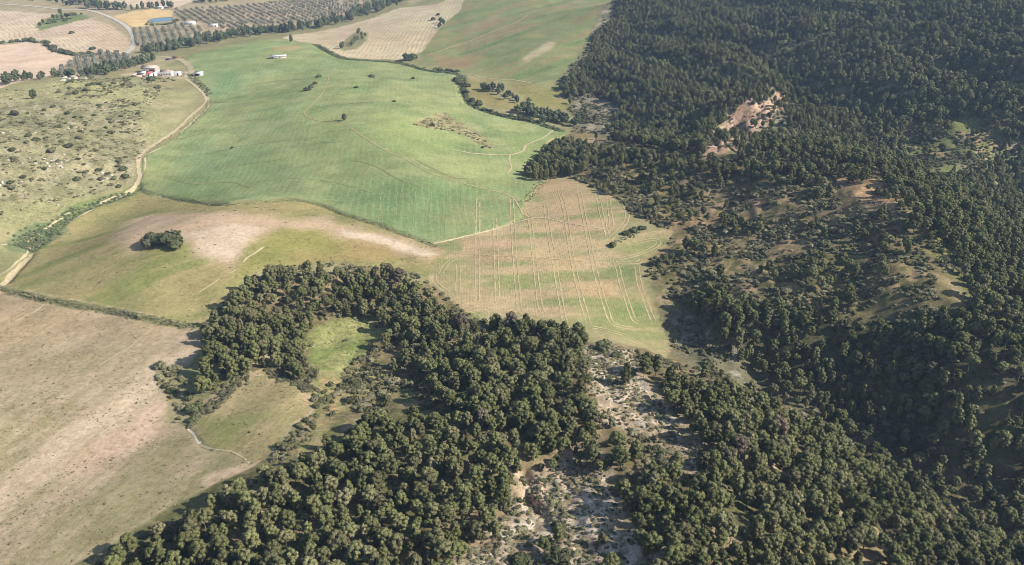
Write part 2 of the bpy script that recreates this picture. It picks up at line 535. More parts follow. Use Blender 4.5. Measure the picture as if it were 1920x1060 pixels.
# far green hill pasture
m = mask([(880, -18), (1190, -18), (1188, 16), (1150, 30), (1112, 60), (1118, 92), (1062, 128), (1042, 152), (1000, 157), (905, 147), (862, 137), (792, 112), (791, 97), (815, 66), (836, 42), (862, 22)], 1, 0.6)
region('hill_pasture', m)
paint(m, (136, 143, 98))
st = streak(direction((860, 110), (1100, 20)), 60, 12, 151)
paint(m * thresh(st, 0.5, 0.62), (154, 138, 102), 0.7)
paint(m * thresh(st, 0.36, 0.24), (110, 130, 84), 0.7)
paint(m * mask([(980, 112), (1000, 95), (1030, 78), (1045, 80), (1020, 100), (995, 116)], 3, 1), (186, 172, 140), 0.9)
paint(m * mask([(800, 100), (880, 110), (890, 130), (840, 128)], 8, 1), (160, 134, 106), 0.7)
paint(m * mask([(890, 45), (930, 25), (945, 40), (905, 58)], 8, 1), (160, 138, 108), 0.6)
rows(m, (960, 140), (985, 30), 5.0, 0.15, 12, (160, 150, 108))
for nm, pts, c in (('terrace_field', [(872, 150), (925, 152), (912, 164), (925, 178), (960, 194), (988, 190), (972, 211), (910, 201), (880, 182)], (146, 138, 92)),
                   ('small_terrace_field', [(945, 150), (1000, 158), (1070, 176), (1076, 206), (1058, 209), (1000, 200), (978, 180)], (146, 142, 92))):
    m = mask(pts, 0.8, 0.5)
    region(nm, m)
    paint(m, c)
    paint(m * thresh(n2, 0.5, 0.65), (160, 148, 104), 0.6)

# wild slopes: forest floor
mk = np.maximum(mask(wild_w, 2, 1.2, world=True), 0)
region('forest_floor', mk)
GRIT = np.where(mk > 0.5, 0.9, GRIT)
paint(mk, (132, 120, 90))
paint(mk * thresh(n1, 0.48, 0.6), (112, 112, 78), 0.8)
paint(mk * thresh(n2, 0.56, 0.68), (166, 146, 118), 0.7)
vs = mask([(1290, 560), (1330, 530), (1450, 560), (1600, 595), (1760, 575), (1850, 615), (2300, 790), (2300, 1120), (1920, 1010), (1830, 940), (1690, 860), (1540, 790), (1400, 720), (1290, 680)], 6, 1)
paint(mk * vs, (98, 96, 74), 0.85)
paint(mk * vs * thresh(n2, 0.52, 0.64), (84, 88, 58), 0.8)
far_h = mask([(1185, -60), (1110, 70), (1050, 150), (1075, 235), (1300, 272), (1640, 296), (1780, 340), (1905, 392), (2600, 500), (2600, -60)], 4, 1)
paint(mk * far_h, (122, 122, 98), 0.8)
paint(mk * far_h * thresh(streak(direction((1450, 60), (1650, 30)), 40, 7, 161), 0.58, 0.68), (178, 168, 140), 0.7)
bare_l = mask([(1078, 172), (1120, 165), (1160, 185), (1165, 250), (1075, 245)], 4, 1)
paint(bare_l, (150, 140, 122), 0.8)
knoll = mask([(1700, 225), (1800, 200), (1885, 228), (1880, 292), (1760, 330), (1700, 280)], 5, 1)
paint(knoll, (118, 122, 78), 0.9)
paint(knoll * thresh(n2, 0.58, 0.66), (170, 146, 116), 0.8)
cl = mask(ROCK_CLIFF, 4, 2.2)
region('rocky_scarp', cl)
paint(cl, (196, 166, 144))
paint(cl * thresh(n4, 0.5, 0.62), (212, 184, 160), 0.6)
paint(cl * thresh(n2, 0.5, 0.66), (164, 130, 108), 0.6)
# ridge: rusty soil among scrub
rd = mask([(985, 312), (1040, 262), (1300, 300), (1640, 322), (1705, 400), (1770, 560), (1600, 590), (1450, 560), (1300, 560), (1215, 505), (1262, 432), (1180, 400), (1100, 345), (1020, 335)], 5, 1.2)
paint(rd, (144, 128, 100), 0.85)
paint(rd * thresh(n1, 0.5, 0.62), (136, 124, 88), 0.85)
paint(rd * thresh(n2, 0.55, 0.66), (170, 144, 114), 0.45)
paint(rd * thresh(n4, 0.52, 0.62), (98, 100, 64), 0.7)
paint(mask([(1560, 335), (1620, 320), (1665, 345), (1680, 390), (1640, 385), (1600, 365)], 3, 1), (190, 156, 120), 0.9)
paint(mask([(1270, 400), (1400, 380), (1500, 360), (1400, 450), (1290, 480)], 8, 1.5) * thresh(n2, 0.42, 0.56), (174, 142, 112), 0.5)
# sunny flank: grassy
sf = mask([(1660, 300), (1790, 340), (1905, 400), (2300, 560), (2300, 800), (1920, 670), (1830, 600), (1770, 500), (1710, 410)], 4, 1)
paint(sf, (120, 122, 78), 0.8)
vl = mask([(1240, 585), (1300, 590), (1400, 660), (1520, 740), (1650, 810), (1640, 850), (1540, 800), (1400, 720), (1290, 680), (1240, 640)], 4, 1)
paint(vl, (118, 114, 92), 0.85)
paint(vl * thresh(n4, 0.55, 0.66) * thresh(n2, 0.46, 0.58), (190, 182, 170), 0.8)
paint(mk * thresh(n4, 0.55, 0.66), (92, 96, 62), 0.35)
# bald spur and the pale slopes below it
for pts in ([(1100, 655), (1140, 648), (1185, 662), (1225, 735), (1290, 790), (1312, 830), (1305, 890), (1270, 850), (1200, 800), (1130, 780), (1105, 720)],
            [(965, 875), (1130, 850), (1160, 905), (1185, 960), (1290, 1060), (1300, 1250), (830, 1250), (850, 1060), (930, 990), (985, 960), (940, 935)]):
    m = mask(pts, 4, 1.4)
    paint(m, (202, 180, 156), 0.95)
    paint(m * thresh(n2, 0.48, 0.6), (216, 202, 182), 0.75)
    paint(m * thresh(fbm(GX / 2.0, GY / 5.0, 147, 4), 0.5, 0.6), (132, 120, 92), 0.7)
    paint(m * thresh(n4, 0.58, 0.66), (134, 124, 92), 0.6)
    paint(m * thresh(n1, 0.54, 0.64), (152, 138, 108), 0.3)
    GRIT = np.where(m > 0.5, 1.0, GRIT)
gl = mask([(972, 880), (1000, 890), (1022, 930), (1026, 965), (990, 955), (962, 930)], 1.5, 1)
paint(gl, (214, 188, 170), 0.9)
paint(gl * thresh(n4, 0.5, 0.62), (176, 140, 122), 0.7)
# hollow in the copse and the scrubby clearing
m = mask([(588, 610), (620, 598), (700, 604), (735, 620), (705, 650), (650, 680), (640, 695), (585, 695), (566, 680)], 2, 1)
region('grassy_hollow', m)
paint(m, (130, 138, 86))
paint(m * thresh(n4, 0.54, 0.66), (110, 122, 70), 0.5)
paint(m * thresh(n2, 0.5, 0.64), (160, 156, 108), 0.7)
paint(m * mask([(588, 610), (640, 600), (700, 606), (640, 640), (600, 640)], 4, 1), (158, 156, 104), 0.7)
m = mask([(470, 672), (520, 684), (590, 705), (650, 690), (770, 695), (800, 720), (750, 752), (640, 770), (600, 810), (520, 872), (485, 872), (545, 800), (590, 755), (500, 690)], 3, 1.2)
paint(m, (150, 142, 102), 0.9)
paint(m * thresh(n2, 0.5, 0.62), (126, 130, 84), 0.8)
paint(m * thresh(n4, 0.58, 0.68), (176, 150, 112), 0.7)
m = mask([(285, 682), (330, 684), (362, 735), (400, 760), (360, 795), (325, 790), (318, 735), (290, 720)], 2, 1)
paint(m, (160, 150, 114), 0.95)
paint(m * thresh(n2, 0.5, 0.62), (118, 126, 82), 0.8)

# lower left field, dry and brushed by the seed drill
lf_px = [(-900, 548), (0, 544), (85, 563), (205, 584), (300, 603), (372, 616), (380, 640), (345, 690), (290, 684), (290, 720), (318, 738), (322, 788), (355, 803), (362, 760), (420, 730), (470, 700),
         (505, 690), (588, 745), (585, 765), (545, 800), (508, 850), (470, 876), (400, 912), (300, 962), (200, 1022), (140, 1062), (60, 1250), (-900, 1250)]
m = mask(lf_px, 0.8, 0.5)
region('bare_field', m)
paint(m, (182, 163, 133))
df = direction((0, 1000), (330, 720))
sa = streak(df, 70, 9, 171, 5)
sb = streak(df, 13, 3.2, 181, 5)
paint(m * thresh(sa, 0.47, 0.6), (192, 170, 144), 0.55)
paint(m * thresh(sa, 0.44, 0.34), (148, 140, 102), 0.55)
paint(m * thresh(sb, 0.55, 0.68), (198, 180, 154), 0.4)
paint(m * thresh(sb, 0.45, 0.34), (142, 136, 100), 0.32)
paint(m * mask([(130, 880), (180, 840), (270, 775), (315, 758), (318, 775), (315, 800), (240, 840), (190, 880), (150, 895)], 5, 1.5), (210, 180, 156), 0.85)
paint(m * mask([(60, 860), (150, 800), (230, 735), (260, 705), (330, 668), (345, 680), (295, 690), (308, 735), (240, 770), (150, 830), (80, 870)], 9, 2), (212, 192, 164), 0.85)
paint(m * mask([(-40, 1000), (0, 930), (60, 880), (110, 880), (60, 960), (0, 1040)], 8, 2), (200, 178, 152), 0.6)
paint(m * mask([(150, 960), (300, 870), (340, 800), (350, 850), (300, 920), (160, 1000)], 10, 2), (150, 146, 104), 0.6)
paint(m * mask([(360, 805), (400, 790), (500, 770), (540, 790), (470, 860), (420, 850)], 8, 1.5), (140, 138, 92), 0.8)
paint(m * mask([(100, 1062), (150, 1000), (330, 900), (440, 850), (400, 905), (300, 955), (180, 1030)], 8, 1.5), (142, 138, 96), 0.75)
paint(m * mask([(380, 900), (500, 850), (590, 755), (584, 768), (520, 855), (480, 880), (390, 918)], 2, 1), (212, 186, 158), 0.9)
paint(m * mask([(-300, 560), (0, 550), (150, 580), (330, 615), (300, 640), (100, 640), (-300, 640)], 10, 1.5), (172, 150, 118), 0.7)
paint(m * mask([(20, 640), (120, 640), (260, 660), (200, 720), (60, 740), (-40, 720)], 14, 1.5), (166, 150, 118), 0.7)
rows(m, (0, 1000), (330, 720), 1.7, 0.08, 5, (206, 190, 164))
paint(m * thresh(n4, 0.52, 0.66), (148, 140, 104), 0.22)
paint(m * thresh(n4, 0.48, 0.36), (190, 172, 142), 0.18)
GRIT = np.where(m > 0.5, 0.55, GRIT)
paint(mask([(440, 664), (500, 660), (565, 682), (540, 692), (500, 686), (470, 684), (450, 676)], 2, 1), (190, 172, 142), 0.85)
cf = mask([(362, 800), (420, 738), (470, 703), (506, 693), (588, 748), (582, 764), (545, 797), (500, 858), (470, 872), (440, 850), (385, 840)], 0.8, 0.4)
paint(cf, (160, 148, 106), 0.9)
paint(cf * thresh(sb, 0.52, 0.66), (186, 164, 128), 0.7)
paint(cf * mask([(365, 815), (385, 770), (430, 780), (500, 790), (440, 840), (390, 838)], 6, 1), (134, 138, 86), 0.85)

# the hump: yellow green with a worn pink back
hf_px = [(-60, 520), (10, 522), (45, 492), (70, 460), (105, 432), (152, 398), (200, 380), (245, 364), (262, 358), (290, 371), (345, 376), (430, 384), (530, 375), (590, 383), (640, 402), (720, 427),
         (812, 461), (848, 474), (826, 490), (802, 522), (770, 512), (690, 496), (600, 492), (500, 500), (450, 530), (440, 545), (400, 585), (374, 612), (300, 600), (205, 580), (85, 559), (0, 539), (-60, 536)]
m = mask(hf_px, 0.8, 0.4)
region('fallow_field', m)
paint(m, (150, 146, 98))
sh = streak(direction((60, 520), (420, 400)), 40, 9, 191, 5)
paint(m * thresh(sh, 0.5, 0.62), (172, 156, 112), 0.7)
paint(m * thresh(sh, 0.45, 0.34), (130, 136, 84), 0.8)
paint(m * mask([(520, 500), (560, 445), (640, 430), (720, 450), (780, 475), (700, 490), (600, 490)], 6, 1.5), (166, 142, 100), 0.8)
paint(m * mask([(520, 440), (580, 425), (660, 440), (640, 470), (540, 490), (450, 520), (480, 470)], 8, 1.5), (146, 146, 84), 0.8)
pk = mask([(225, 430), (250, 412), (290, 402), (400, 400), (490, 402), (530, 412), (600, 408), (680, 425), (760, 445), (830, 470), (820, 486), (760, 470), (690, 452), (600, 430), (530, 432), (480, 455), (445, 485), (420, 505),
           (395, 490), (350, 470), (330, 450), (280, 455), (240, 478)], 6, 2.0)
paint(m * pk, (196, 170, 142), 0.9)
paint(m * mask([(340, 440), (420, 420), (500, 430), (480, 455), (440, 485), (410, 490), (370, 470)], 5, 1.5), (212, 192, 168), 0.75)
paint(m * mask([(640, 428), (690, 434), (760, 456), (820, 474), (800, 478), (720, 458), (650, 440)], 2, 1), (214, 196, 172), 0.8)
paint(m * mask([(262, 360), (300, 374), (420, 386), (600, 388), (640, 404), (600, 405), (420, 398), (280, 392), (200, 400)], 4, 1.5), (168, 154, 108), 0.7)
rows(m, (60, 520), (420, 400), 2.2, 0.12, 7, (186, 168, 128))

# sown field with wheel lines
sf_px = [(1022, 338), (1060, 331), (1100, 345), (1145, 365), (1172, 385), (1180, 410), (1172, 430), (1156, 452), (1200, 438), (1240, 431), (1264, 431), (1250, 463), (1208, 493), (1201, 520), (1213, 553), (1234, 583),
         (1240, 606), (1262, 653), (1248, 670), (1200, 645), (1103, 615), (1057, 608), (973, 585), (930, 602), (903, 602), (873, 584), (840, 561), (806, 534), (800, 520), (826, 488), (848, 474), (812, 459), (862, 447), (925, 431), (976, 410), (982, 382), (1002, 356)]
m = mask(sf_px, 0.6, 0.25)
region('sown_field', m)
paint(m, (160, 152, 112))
ss = streak(direction((860, 470), (1200, 440)), 34, 7, 201, 4)
paint(m * thresh(ss, 0.5, 0.6), (186, 164, 128), 0.8)
paint(m * thresh(ss, 0.46, 0.36), (134, 142, 94), 0.75)
for pts, c, a in (([(1030, 335), (1080, 338), (1120, 370), (1080, 400), (1010, 405), (990, 385)], (184, 158, 124), 0.7),
                  ([(870, 448), (960, 440), (950, 462), (880, 470)], (196, 164, 134), 0.8), ([(1000, 408), (1060, 412), (1160, 428), (1150, 440), (1060, 430), (1000, 420)], (194, 164, 130), 0.8),
                  ([(900, 476), (1000, 482), (1100, 490), (1080, 500), (960, 496), (900, 488)], (188, 160, 124), 0.7), ([(880, 508), (910, 502), (905, 512), (880, 514)], (204, 172, 138), 0.9),
                  ([(1050, 528), (1150, 525), (1230, 548), (1200, 560), (1080, 556)], (186, 160, 122), 0.7), ([(1160, 560), (1200, 545), (1232, 580), (1236, 605), (1190, 600), (1160, 580)], (118, 138, 88), 0.7),
                  ([(1160, 490), (1200, 492), (1206, 530), (1190, 545), (1165, 530)], (120, 138, 90), 0.65), ([(1100, 555), (1160, 560), (1185, 600), (1120, 600)], (128, 140, 88), 0.6),
                  ([(800, 520), (860, 560), (930, 600), (980, 585), (1060, 606), (1050, 595), (960, 570), (860, 530)], (184, 164, 128), 0.7), ([(1150, 455), (1240, 440), (1240, 462), (1170, 480)], (140, 144, 94), 0.7),
                  ([(1205, 495), (1255, 465), (1258, 480), (1215, 505), (1212, 540), (1240, 590), (1225, 580), (1204, 530)], (176, 146, 112), 0.9), ([(815, 490), (880, 485), (900, 520), (830, 540), (808, 530)], (142, 146, 98), 0.6),
                  ([(1110, 618), (1180, 628), (1240, 655), (1245, 668), (1190, 645)], (128, 134, 92), 0.7)):
    paint(m * mask(pts, 6, 1.6), c, a)
rows(m, (1060, 400), (1110, 580), 1.15, 0.25, 2, (192, 170, 132))

# green wheat
m = mask(WHEAT, 0.5, 0.12)
region('wheat_field', m)
paint(m, (148, 156, 108))
sw = streak(direction((300, 300), (700, 250)), 60, 14, 211, 5)
paint(m * thresh(sw, 0.5, 0.64), (158, 165, 116), 0.7)
paint(m * thresh(sw, 0.45, 0.33), (124, 143, 100), 0.6)
paint(m * thresh(n3, 0.5, 0.62), (138, 158, 114), 0.5)
paint(m * thresh(n1, 0.5, 0.62), (156, 160, 108), 0.5)
paint(m * thresh(n1, 0.46, 0.36), (118, 138, 88), 0.5)
paint(m * thresh(n2, 0.54, 0.68), (126, 142, 90), 0.4)
paint(m * thresh(n4, 0.58, 0.7), (166, 164, 118), 0.35)
for pts, c, a, s in (([(690, 220), (760, 215), (850, 250), (830, 290), (760, 300), (690, 260)], (156, 168, 110), 0.7, 14), ([(560, 200), (640, 230), (700, 270), (660, 290), (580, 250)], (156, 166, 108), 0.5, 14),
                     ([(790, 285), (900, 300), (960, 315), (950, 335), (840, 320)], (162, 166, 114), 0.7, 10), ([(380, 112), (440, 95), (520, 80), (560, 82), (440, 110)], (148, 166, 112), 0.7, 8),
                     ([(660, 330), (860, 350), (960, 390), (920, 425), (800, 450), (680, 405), (600, 375)], (112, 138, 94), 0.6, 12), ([(360, 280), (480, 280), (600, 320), (560, 370), (400, 372), (300, 360)], (122, 142, 100), 0.6, 12),
                     ([(390, 140), (440, 130), (460, 170), (400, 185)], (116, 142, 102), 0.7, 8), ([(960, 260), (1040, 250), (1010, 285), (980, 310), (950, 300)], (146, 160, 104), 0.7, 6),
                     ([(1025, 262), (1064, 251), (1042, 266), (1015, 285)], (184, 172, 124), 0.9, 2), ([(880, 300), (940, 300), (970, 330), (1010, 345), (980, 365), (900, 345)], (150, 160, 110), 0.6, 8),
                     ([(510, 88), (560, 85), (568, 92), (540, 97), (512, 95)], (176, 160, 118), 0.9, 1.5), ([(800, 405), (860, 400), (900, 420), (850, 430)], (150, 148, 104), 0.5, 6),
                     ([(470, 300), (560, 285), (640, 285), (560, 305), (480, 318)], (146, 160, 104), 0.6, 6), ([(840, 382), (900, 385), (930, 410), (870, 420)], (150, 150, 108), 0.6, 6)):
    paint(m * mask(pts, s, 1.5), c, a)
waste = mask([(772, 232), (800, 222), (815, 211), (840, 212), (850, 228), (880, 240), (915, 262), (925, 275), (910, 280), (880, 262), (850, 245), (810, 242)], 1.5, 1)
paint(m * waste, (168, 158, 118), 0.95)
paint(m * waste * thresh(n4, 0.5, 0.62), (126, 122, 86), 0.9)
rows(m, (745, 400), (757, 240), 3.6, 0.3, 5, (170, 178, 124))
ROWAMP *= (1 - waste)
GZ = GZ + 0.55 * m * (1 - waste)           # the standing crop

# banks, reeds and verges
def stripe(pts, width, rgb, alpha=1.0, warp=1.0, breakup=None):
    L = px_line(pts)
    sel = (GX > L[:, 0].min() - 20) & (GX < L[:, 0].max() + 20) & (GY > L[:, 1].min() - 20) & (GY < L[:, 1].max() + 20)
    d = poly_dist(GX[sel] + warp * WX[sel] * 0.3, GY[sel] + warp * WY[sel] * 0.3, L, closed=False)
    w = np.maximum(0.5, PXM[sel] * 0.6)
    a = np.zeros((NR, NC))
    a[sel] = sstep(width / 2 + w, width / 2 - w, d)
    if breakup is not None:
        a *= thresh(breakup, 0.42, 0.56)
    paint(a, rgb, alpha)
    ROWAMP[:] *= 1 - a * alpha

stripe(DITCH_BANK, 3.0, (138, 140, 96), 0.9)
stripe([(0, 533), (60, 547), (160, 566), (300, 594)], 1.2, (196, 178, 146), 0.6, 1, n4)
stripe([(590, 84), (628, 105), (655, 112), (745, 119), (800, 133), (862, 142), (866, 170), (880, 195), (912, 210), (960, 222), (1000, 230), (1050, 246)], 6, (104, 116, 76), 0.9)
stripe([(260, 352), (235, 365), (200, 377), (150, 395), (100, 430), (70, 455)], 7, (112, 126, 80), 0.85)
stripe([(45, 462), (75, 448), (95, 438)], 16, (114, 128, 92), 0.8)
stripe([(365, 150), (392, 186), (380, 205), (340, 240), (300, 268), (268, 292)], 5, (158, 150, 108), 0.7)
stripe([(0, 81), (40, 77), (75, 79), (102, 93), (145, 103), (250, 104)], 7, (136, 134, 98), 0.8)
stripe([(255, 140), (345, 142)], 26, (188, 170, 142), 0.8)
stripe([(262, 131), (340, 125)], 14, (168, 160, 116), 0.7)

# ---------------------------------------------------------------- terrain meshes, one per field, sharing edges
g_mat, nt, bs = new_mat('land')
A = lambda nm: N(nt, 'ShaderNodeAttribute', attribute_name=nm)
geo = N(nt, 'ShaderNodeNewGeometry')
alb, fur, lay = A('albedo'), A('furrow'), A('layout')
sep = N(nt, 'ShaderNodeSeparateColor')
nt.links.new(lay.outputs['Color'], sep.inputs[0])
phase = A('phase').outputs['Fac']
P_ = geo.outputs['Position']
wob = math_node(nt, 'MULTIPLY', math_node(nt, 'SUBTRACT', noise(nt, P_, 0.25, 3), 0.5), 0.5)
tri = math_node(nt, 'PINGPONG', math_node(nt, 'ADD', phase, wob), 0.5)
line = remap(nt, tri, 0.0, 0.26, 1.0, 0.0)
line = math_node(nt, 'MULTIPLY', line, remap(nt, noise(nt, P_, 0.09, 3), 0.35, 0.62, 0.25, 1.0))
line = math_node(nt, 'MULTIPLY', line, sep.outputs[0])
c1 = mix_col(nt, line, alb.outputs['Color'], fur.outputs['Color'])
f1 = noise(nt, P_, 0.55, 6, 0.72)
f2 = noise(nt, P_, 2.3, 3, 0.6)
f3 = noise(nt, P_, 0.06, 4, 0.6)
gr = sep.outputs[1]
k = math_node(nt, 'MULTIPLY', remap(nt, f1, 0.28, 0.72, -0.5, 0.5), gr)
k = math_node(nt, 'ADD', k, math_node(nt, 'MULTIPLY', remap(nt, f2, 0.3, 0.7, -0.3, 0.3), gr))
k = math_node(nt, 'ADD', k, remap(nt, f3, 0.3, 0.7, -0.14, 0.14))
vm = N(nt, 'ShaderNodeVectorMath', operation='SCALE')
nt.links.new(c1, vm.inputs[0])
nt.links.new(math_node(nt, 'ADD', k, 1.0), vm.inputs['Scale'])
nt.links.new(vm.outputs[0], bs.inputs['Base Color'])
bmp = N(nt, 'ShaderNodeBump')
bmp.inputs['Distance'].default_value = 0.35
bmp.inputs['Strength'].default_value = 0.8
hgt = math_node(nt, 'ADD', math_node(nt, 'MULTIPLY', f1, gr), math_node(nt, 'MULTIPLY', line, -0.5))
nt.links.new(hgt, bmp.inputs['Height'])
nt.links.new(bmp.outputs[0], bs.inputs['Normal'])
bs.inputs['Specular IOR Level'].default_value = 0.0
bs.inputs['Roughness'].default_value = 1.0

def mesh_np(name, V, faces, mats, smooth=True, parent=None, attrs=None, mat_idx=None):
    """V (n,3); faces (m,3 or 4) int array"""
    me = bpy.data.meshes.new(name)
    V = np.asarray(V, np.float32)
    F = np.asarray(faces, np.int32)
    me.vertices.add(len(V)); me.vertices.foreach_set('co', V.ravel())
    me.loops.add(F.size); me.loops.foreach_set('vertex_index', F.ravel())
    me.polygons.add(len(F)); me.polygons.foreach_set('loop_start', np.arange(0, F.size, F.shape[1], dtype=np.int32))
    if smooth:
        me.polygons.foreach_set('use_smooth', np.ones(len(F), bool))
    if mat_idx is not None:
        me.polygons.foreach_set('material_index', np.asarray(mat_idx, np.int32))
    for k, (typ, dat) in (attrs or {}).items():
        a = me.attributes.new(k, typ, 'POINT')
        a.data.foreach_set('color' if 'COLOR' in typ else 'value', np.asarray(dat, np.float32).ravel())
    me.update(calc_edges=True)
    for m_ in (mats if isinstance(mats, (list, tuple)) else [mats]):
        me.materials.append(m_)
    o = bpy.data.objects.new(name, me)
    col.objects.link(o)
    if parent is not None:
        o.parent = parent
    return o

IDX = np.arange(NR * NC).reshape(NR, NC)
QUADS = np.stack([IDX[:-1, :-1], IDX[:-1, 1:], IDX[1:, 1:], IDX[1:, :-1]], -1).reshape(-1, 4)
VERTS = np.stack([GX, GY, GZ], -1).reshape(-1, 3)
one = np.ones((NR, NC, 1))
ALBF = np.concatenate([COL, one], -1).reshape(-1, 4)
FURF = np.concatenate([FUR, one], -1).reshape(-1, 4)
LAYF = np.stack([ROWAMP, GRIT, ROWAMP * 0, ROWAMP * 0 + 1], -1).reshape(-1, 4)
PHF = PHASE.reshape(-1)
QREG = REGION[1:, 1:].reshape(-1)
FIELD_OBJECTS = {}
for r, nm in enumerate(NAMES):
    q = QUADS[QREG == r]
    if not len(q):
        continue
    used, inv = np.unique(q, return_inverse=True)
    o = mesh_np(nm, VERTS[used], inv.reshape(-1, 4), g_mat, True, None,
                {'albedo': ('FLOAT_COLOR', ALBF[used]), 'furrow': ('FLOAT_COLOR', FURF[used]), 'layout': ('FLOAT_COLOR', LAYF[used]), 'phase': ('FLOAT', PHF[used])})
    o['kind'] = 'structure'
    FIELD_OBJECTS[nm] = o

# ---------------------------------------------------------------- tagging helpers
def tag(o, label, cat, group=None):
    o['label'] = label
    o['category'] = cat
    if group:
        o['group'] = group
    return o

def thing(name, label, cat, loc, rz=0.0, sc=1.0, group=None):
    o = bpy.data.objects.new(name, None)
    o.empty_display_size = 0.5
    col.objects.link(o)
    o.location = loc
    o.rotation_euler = (0, 0, rz)
    o.scale = (sc, sc, sc) if isinstance(sc, (int, float)) else sc
    return tag(o, label, cat, group)

def at(u, v):
    p = land([(u, v)])[0]
    return float(p[0]), float(p[1]), float(ground_z(p[0], p[1]))

# ---------------------------------------------------------------- tracks and paths laid on the land
def resample(L, step):
    d = np.r_[0, np.cumsum(np.hypot(*np.diff(L, axis=0).T))]
    n_ = max(2, int(d[-1] / step))
    t = np.linspace(0, d[-1], n_)
    return np.stack([np.interp(t, d, L[:, 0]), np.interp(t, d, L[:, 1])], 1), t

def ribbon_geo(L, width, seed, offset=0.0, rough=0.35, lift=0.0):
    L, t = resample(L, max(0.7, np.hypot(*L.mean(0)) / 450))
    d = np.gradient(L, axis=0)
    d /= np.hypot(d[:, 0], d[:, 1])[:, None] + 1e-9
    nrm = np.stack([d[:, 1], -d[:, 0]], 1)
    wl = width * 0.5 * (1 + rough * 2 * (fbm(t / 3.0, t * 0 + seed, seed, 4) - 0.5) * 2)
    wr = width * 0.5 * (1 + rough * 2 * (fbm(t / 3.0, t * 0 + seed + 50, seed + 5, 4) - 0.5) * 2)
    end = np.minimum(1, np.minimum(t, t[-1] - t) / (width * 1.5) + 0.15)
    wl, wr = np.maximum(wl * end, 0.03), np.maximum(wr * end, 0.03)
    C = L + nrm * offset
    P = np.stack([C - nrm * wl[:, None], C, C + nrm * wr[:, None]], 1)
    z = ground_z(P[..., 0], P[..., 1]) + 0.05 + 0.00022 * np.hypot(P[..., 0], P[..., 1]) + lift
    V = np.concatenate([P, z[..., None]], -1).reshape(-1, 3)
    n_ = len(L)
    i = np.arange(n_ - 1) * 3
    F = np.concatenate([np.stack([i, i + 3, i + 4, i + 1], 1), np.stack([i + 1, i + 4, i + 5, i + 2], 1)])[:, ::-1]
    return V, F

def join(geos):
    Vs, Fs, k = [], [], 0
    for V, F in geos:
        Vs.append(V); Fs.append(F + k); k += len(V)
    return np.concatenate(Vs), np.concatenate(Fs)

def soil(name, rgb):
    m, nt, b = new_mat(name)
    g = N(nt, 'ShaderNodeNewGeometry')
    f = noise(nt, g.outputs['Position'], 0.5, 6, 0.7)
    nt.links.new(mix_col(nt, remap(nt, f, 0.35, 0.65, 0, 1), tuple(c * 0.72 for c in tone(*rgb)), tuple(c * 1.08 for c in tone(*rgb))), b.inputs['Base Color'])
    b.inputs['Specular IOR Level'].default_value = 0.0
    return m

M_TRACK = soil('pale_track_soil', (202, 186, 152))
M_ROAD = soil('gravel', (214, 206, 190))
M_WHEEL = soil('wheel_line_soil', (198, 180, 140))
M_WHEEL_GREEN = soil('wheel_line_in_wheat', (160, 168, 120))
M_CREST = soil('crumbled_soil', (206, 194, 158))

def path(name, pts, width, m, seed=1, rough=0.35):
    V, F = ribbon_geo(px_line(pts), width, seed, 0, rough)
    o = mesh_np(name, V, F, m)
    o['kind'] = 'structure'
    return o

path('gravel_road', [(-60, 4), (0, 8), (60, 12), (115, 18), (165, 20), (200, 30), (228, 44), (244, 58), (252, 78), (248, 91), (238, 101)], 5.0, M_ROAD, 1, 0.15)
path('farm_road', [(282, 106), (310, 107), (338, 113), (352, 121), (358, 130), (361, 137), (350, 140)], 5.5, M_TRACK, 2, 0.25)
path('farm_yard', [(322, 139), (338, 137), (352, 136), (362, 134)], 8.0, M_TRACK, 3, 0.25)
path('dirt_track', [(349, 139), (349, 148), (364, 160), (381, 176), (386, 190), (372, 206), (355, 220), (340, 236), (320, 252), (292, 270), (268, 287), (259, 302), (261, 322), (262, 334), (254, 350), (243, 360), (216, 372), (184, 384)], 2.3, M_TRACK, 4, 0.25)
path('dirt_track', [(-60, 570), (2, 538), (16, 524), (34, 505), (50, 490), (62, 476)], 2.2, M_TRACK, 5, 0.5)
path('dirt_track', [(-30, 530), (8, 512), (30, 494), (52, 474), (56, 458)], 0.9, M_TRACK, 6, 0.5)
path('dirt_track', [(0, 459), (40, 458), (58, 450), (100, 420), (132, 398)], 0.9, M_TRACK, 7, 0.4)
path('eroded_edge', [(390, 182), (392, 196), (384, 208), (372, 218), (352, 238), (332, 255)], 1.3, M_CREST, 8, 0.6)
path('eroded_edge', [(310, 275), (286, 285), (273, 292), (272, 310), (268, 325), (250, 354)], 1.1, M_CREST, 9, 0.6)
path('eroded_edge', [(186, 384), (170, 395), (150, 405), (130, 418)], 1.5, M_CREST, 10, 0.6)
path('field_path', [(617, 143), (612, 160), (601, 180), (578, 204), (571, 212), (576, 220), (600, 227), (640, 231), (680, 256), (720, 281), (760, 298), (800, 321), (860, 342), (925, 358), (960, 370), (974, 390), (985, 405), (1012, 410)], 0.8, M_WHEEL, 11, 0.3)
path('field_path', [(1041, 241), (1022, 257), (988, 272), (981, 283), (955, 291), (900, 289), (868, 285), (846, 280)], 1.4, M_TRACK, 12, 0.5)
path('field_path', [(957, 291), (955, 303), (959, 315), (951, 326)], 0.8, M_TRACK, 13, 0.5)
path('field_path', [(868, 181), (830, 181), (800, 180), (770, 184), (700, 190), (640, 196)], 0.9, M_WHEEL, 14, 0.4)
path('field_boundary', [(812, 458), (860, 447), (925, 431), (985, 413), (1020, 409), (1060, 418), (1140, 431)], 0.9, M_TRACK, 15, 0.3)
path('field_boundary', [(846, 475), (890, 477), (930, 480), (1000, 483), (1060, 488), (1110, 492)], 0.6, M_WHEEL, 16, 0.4)
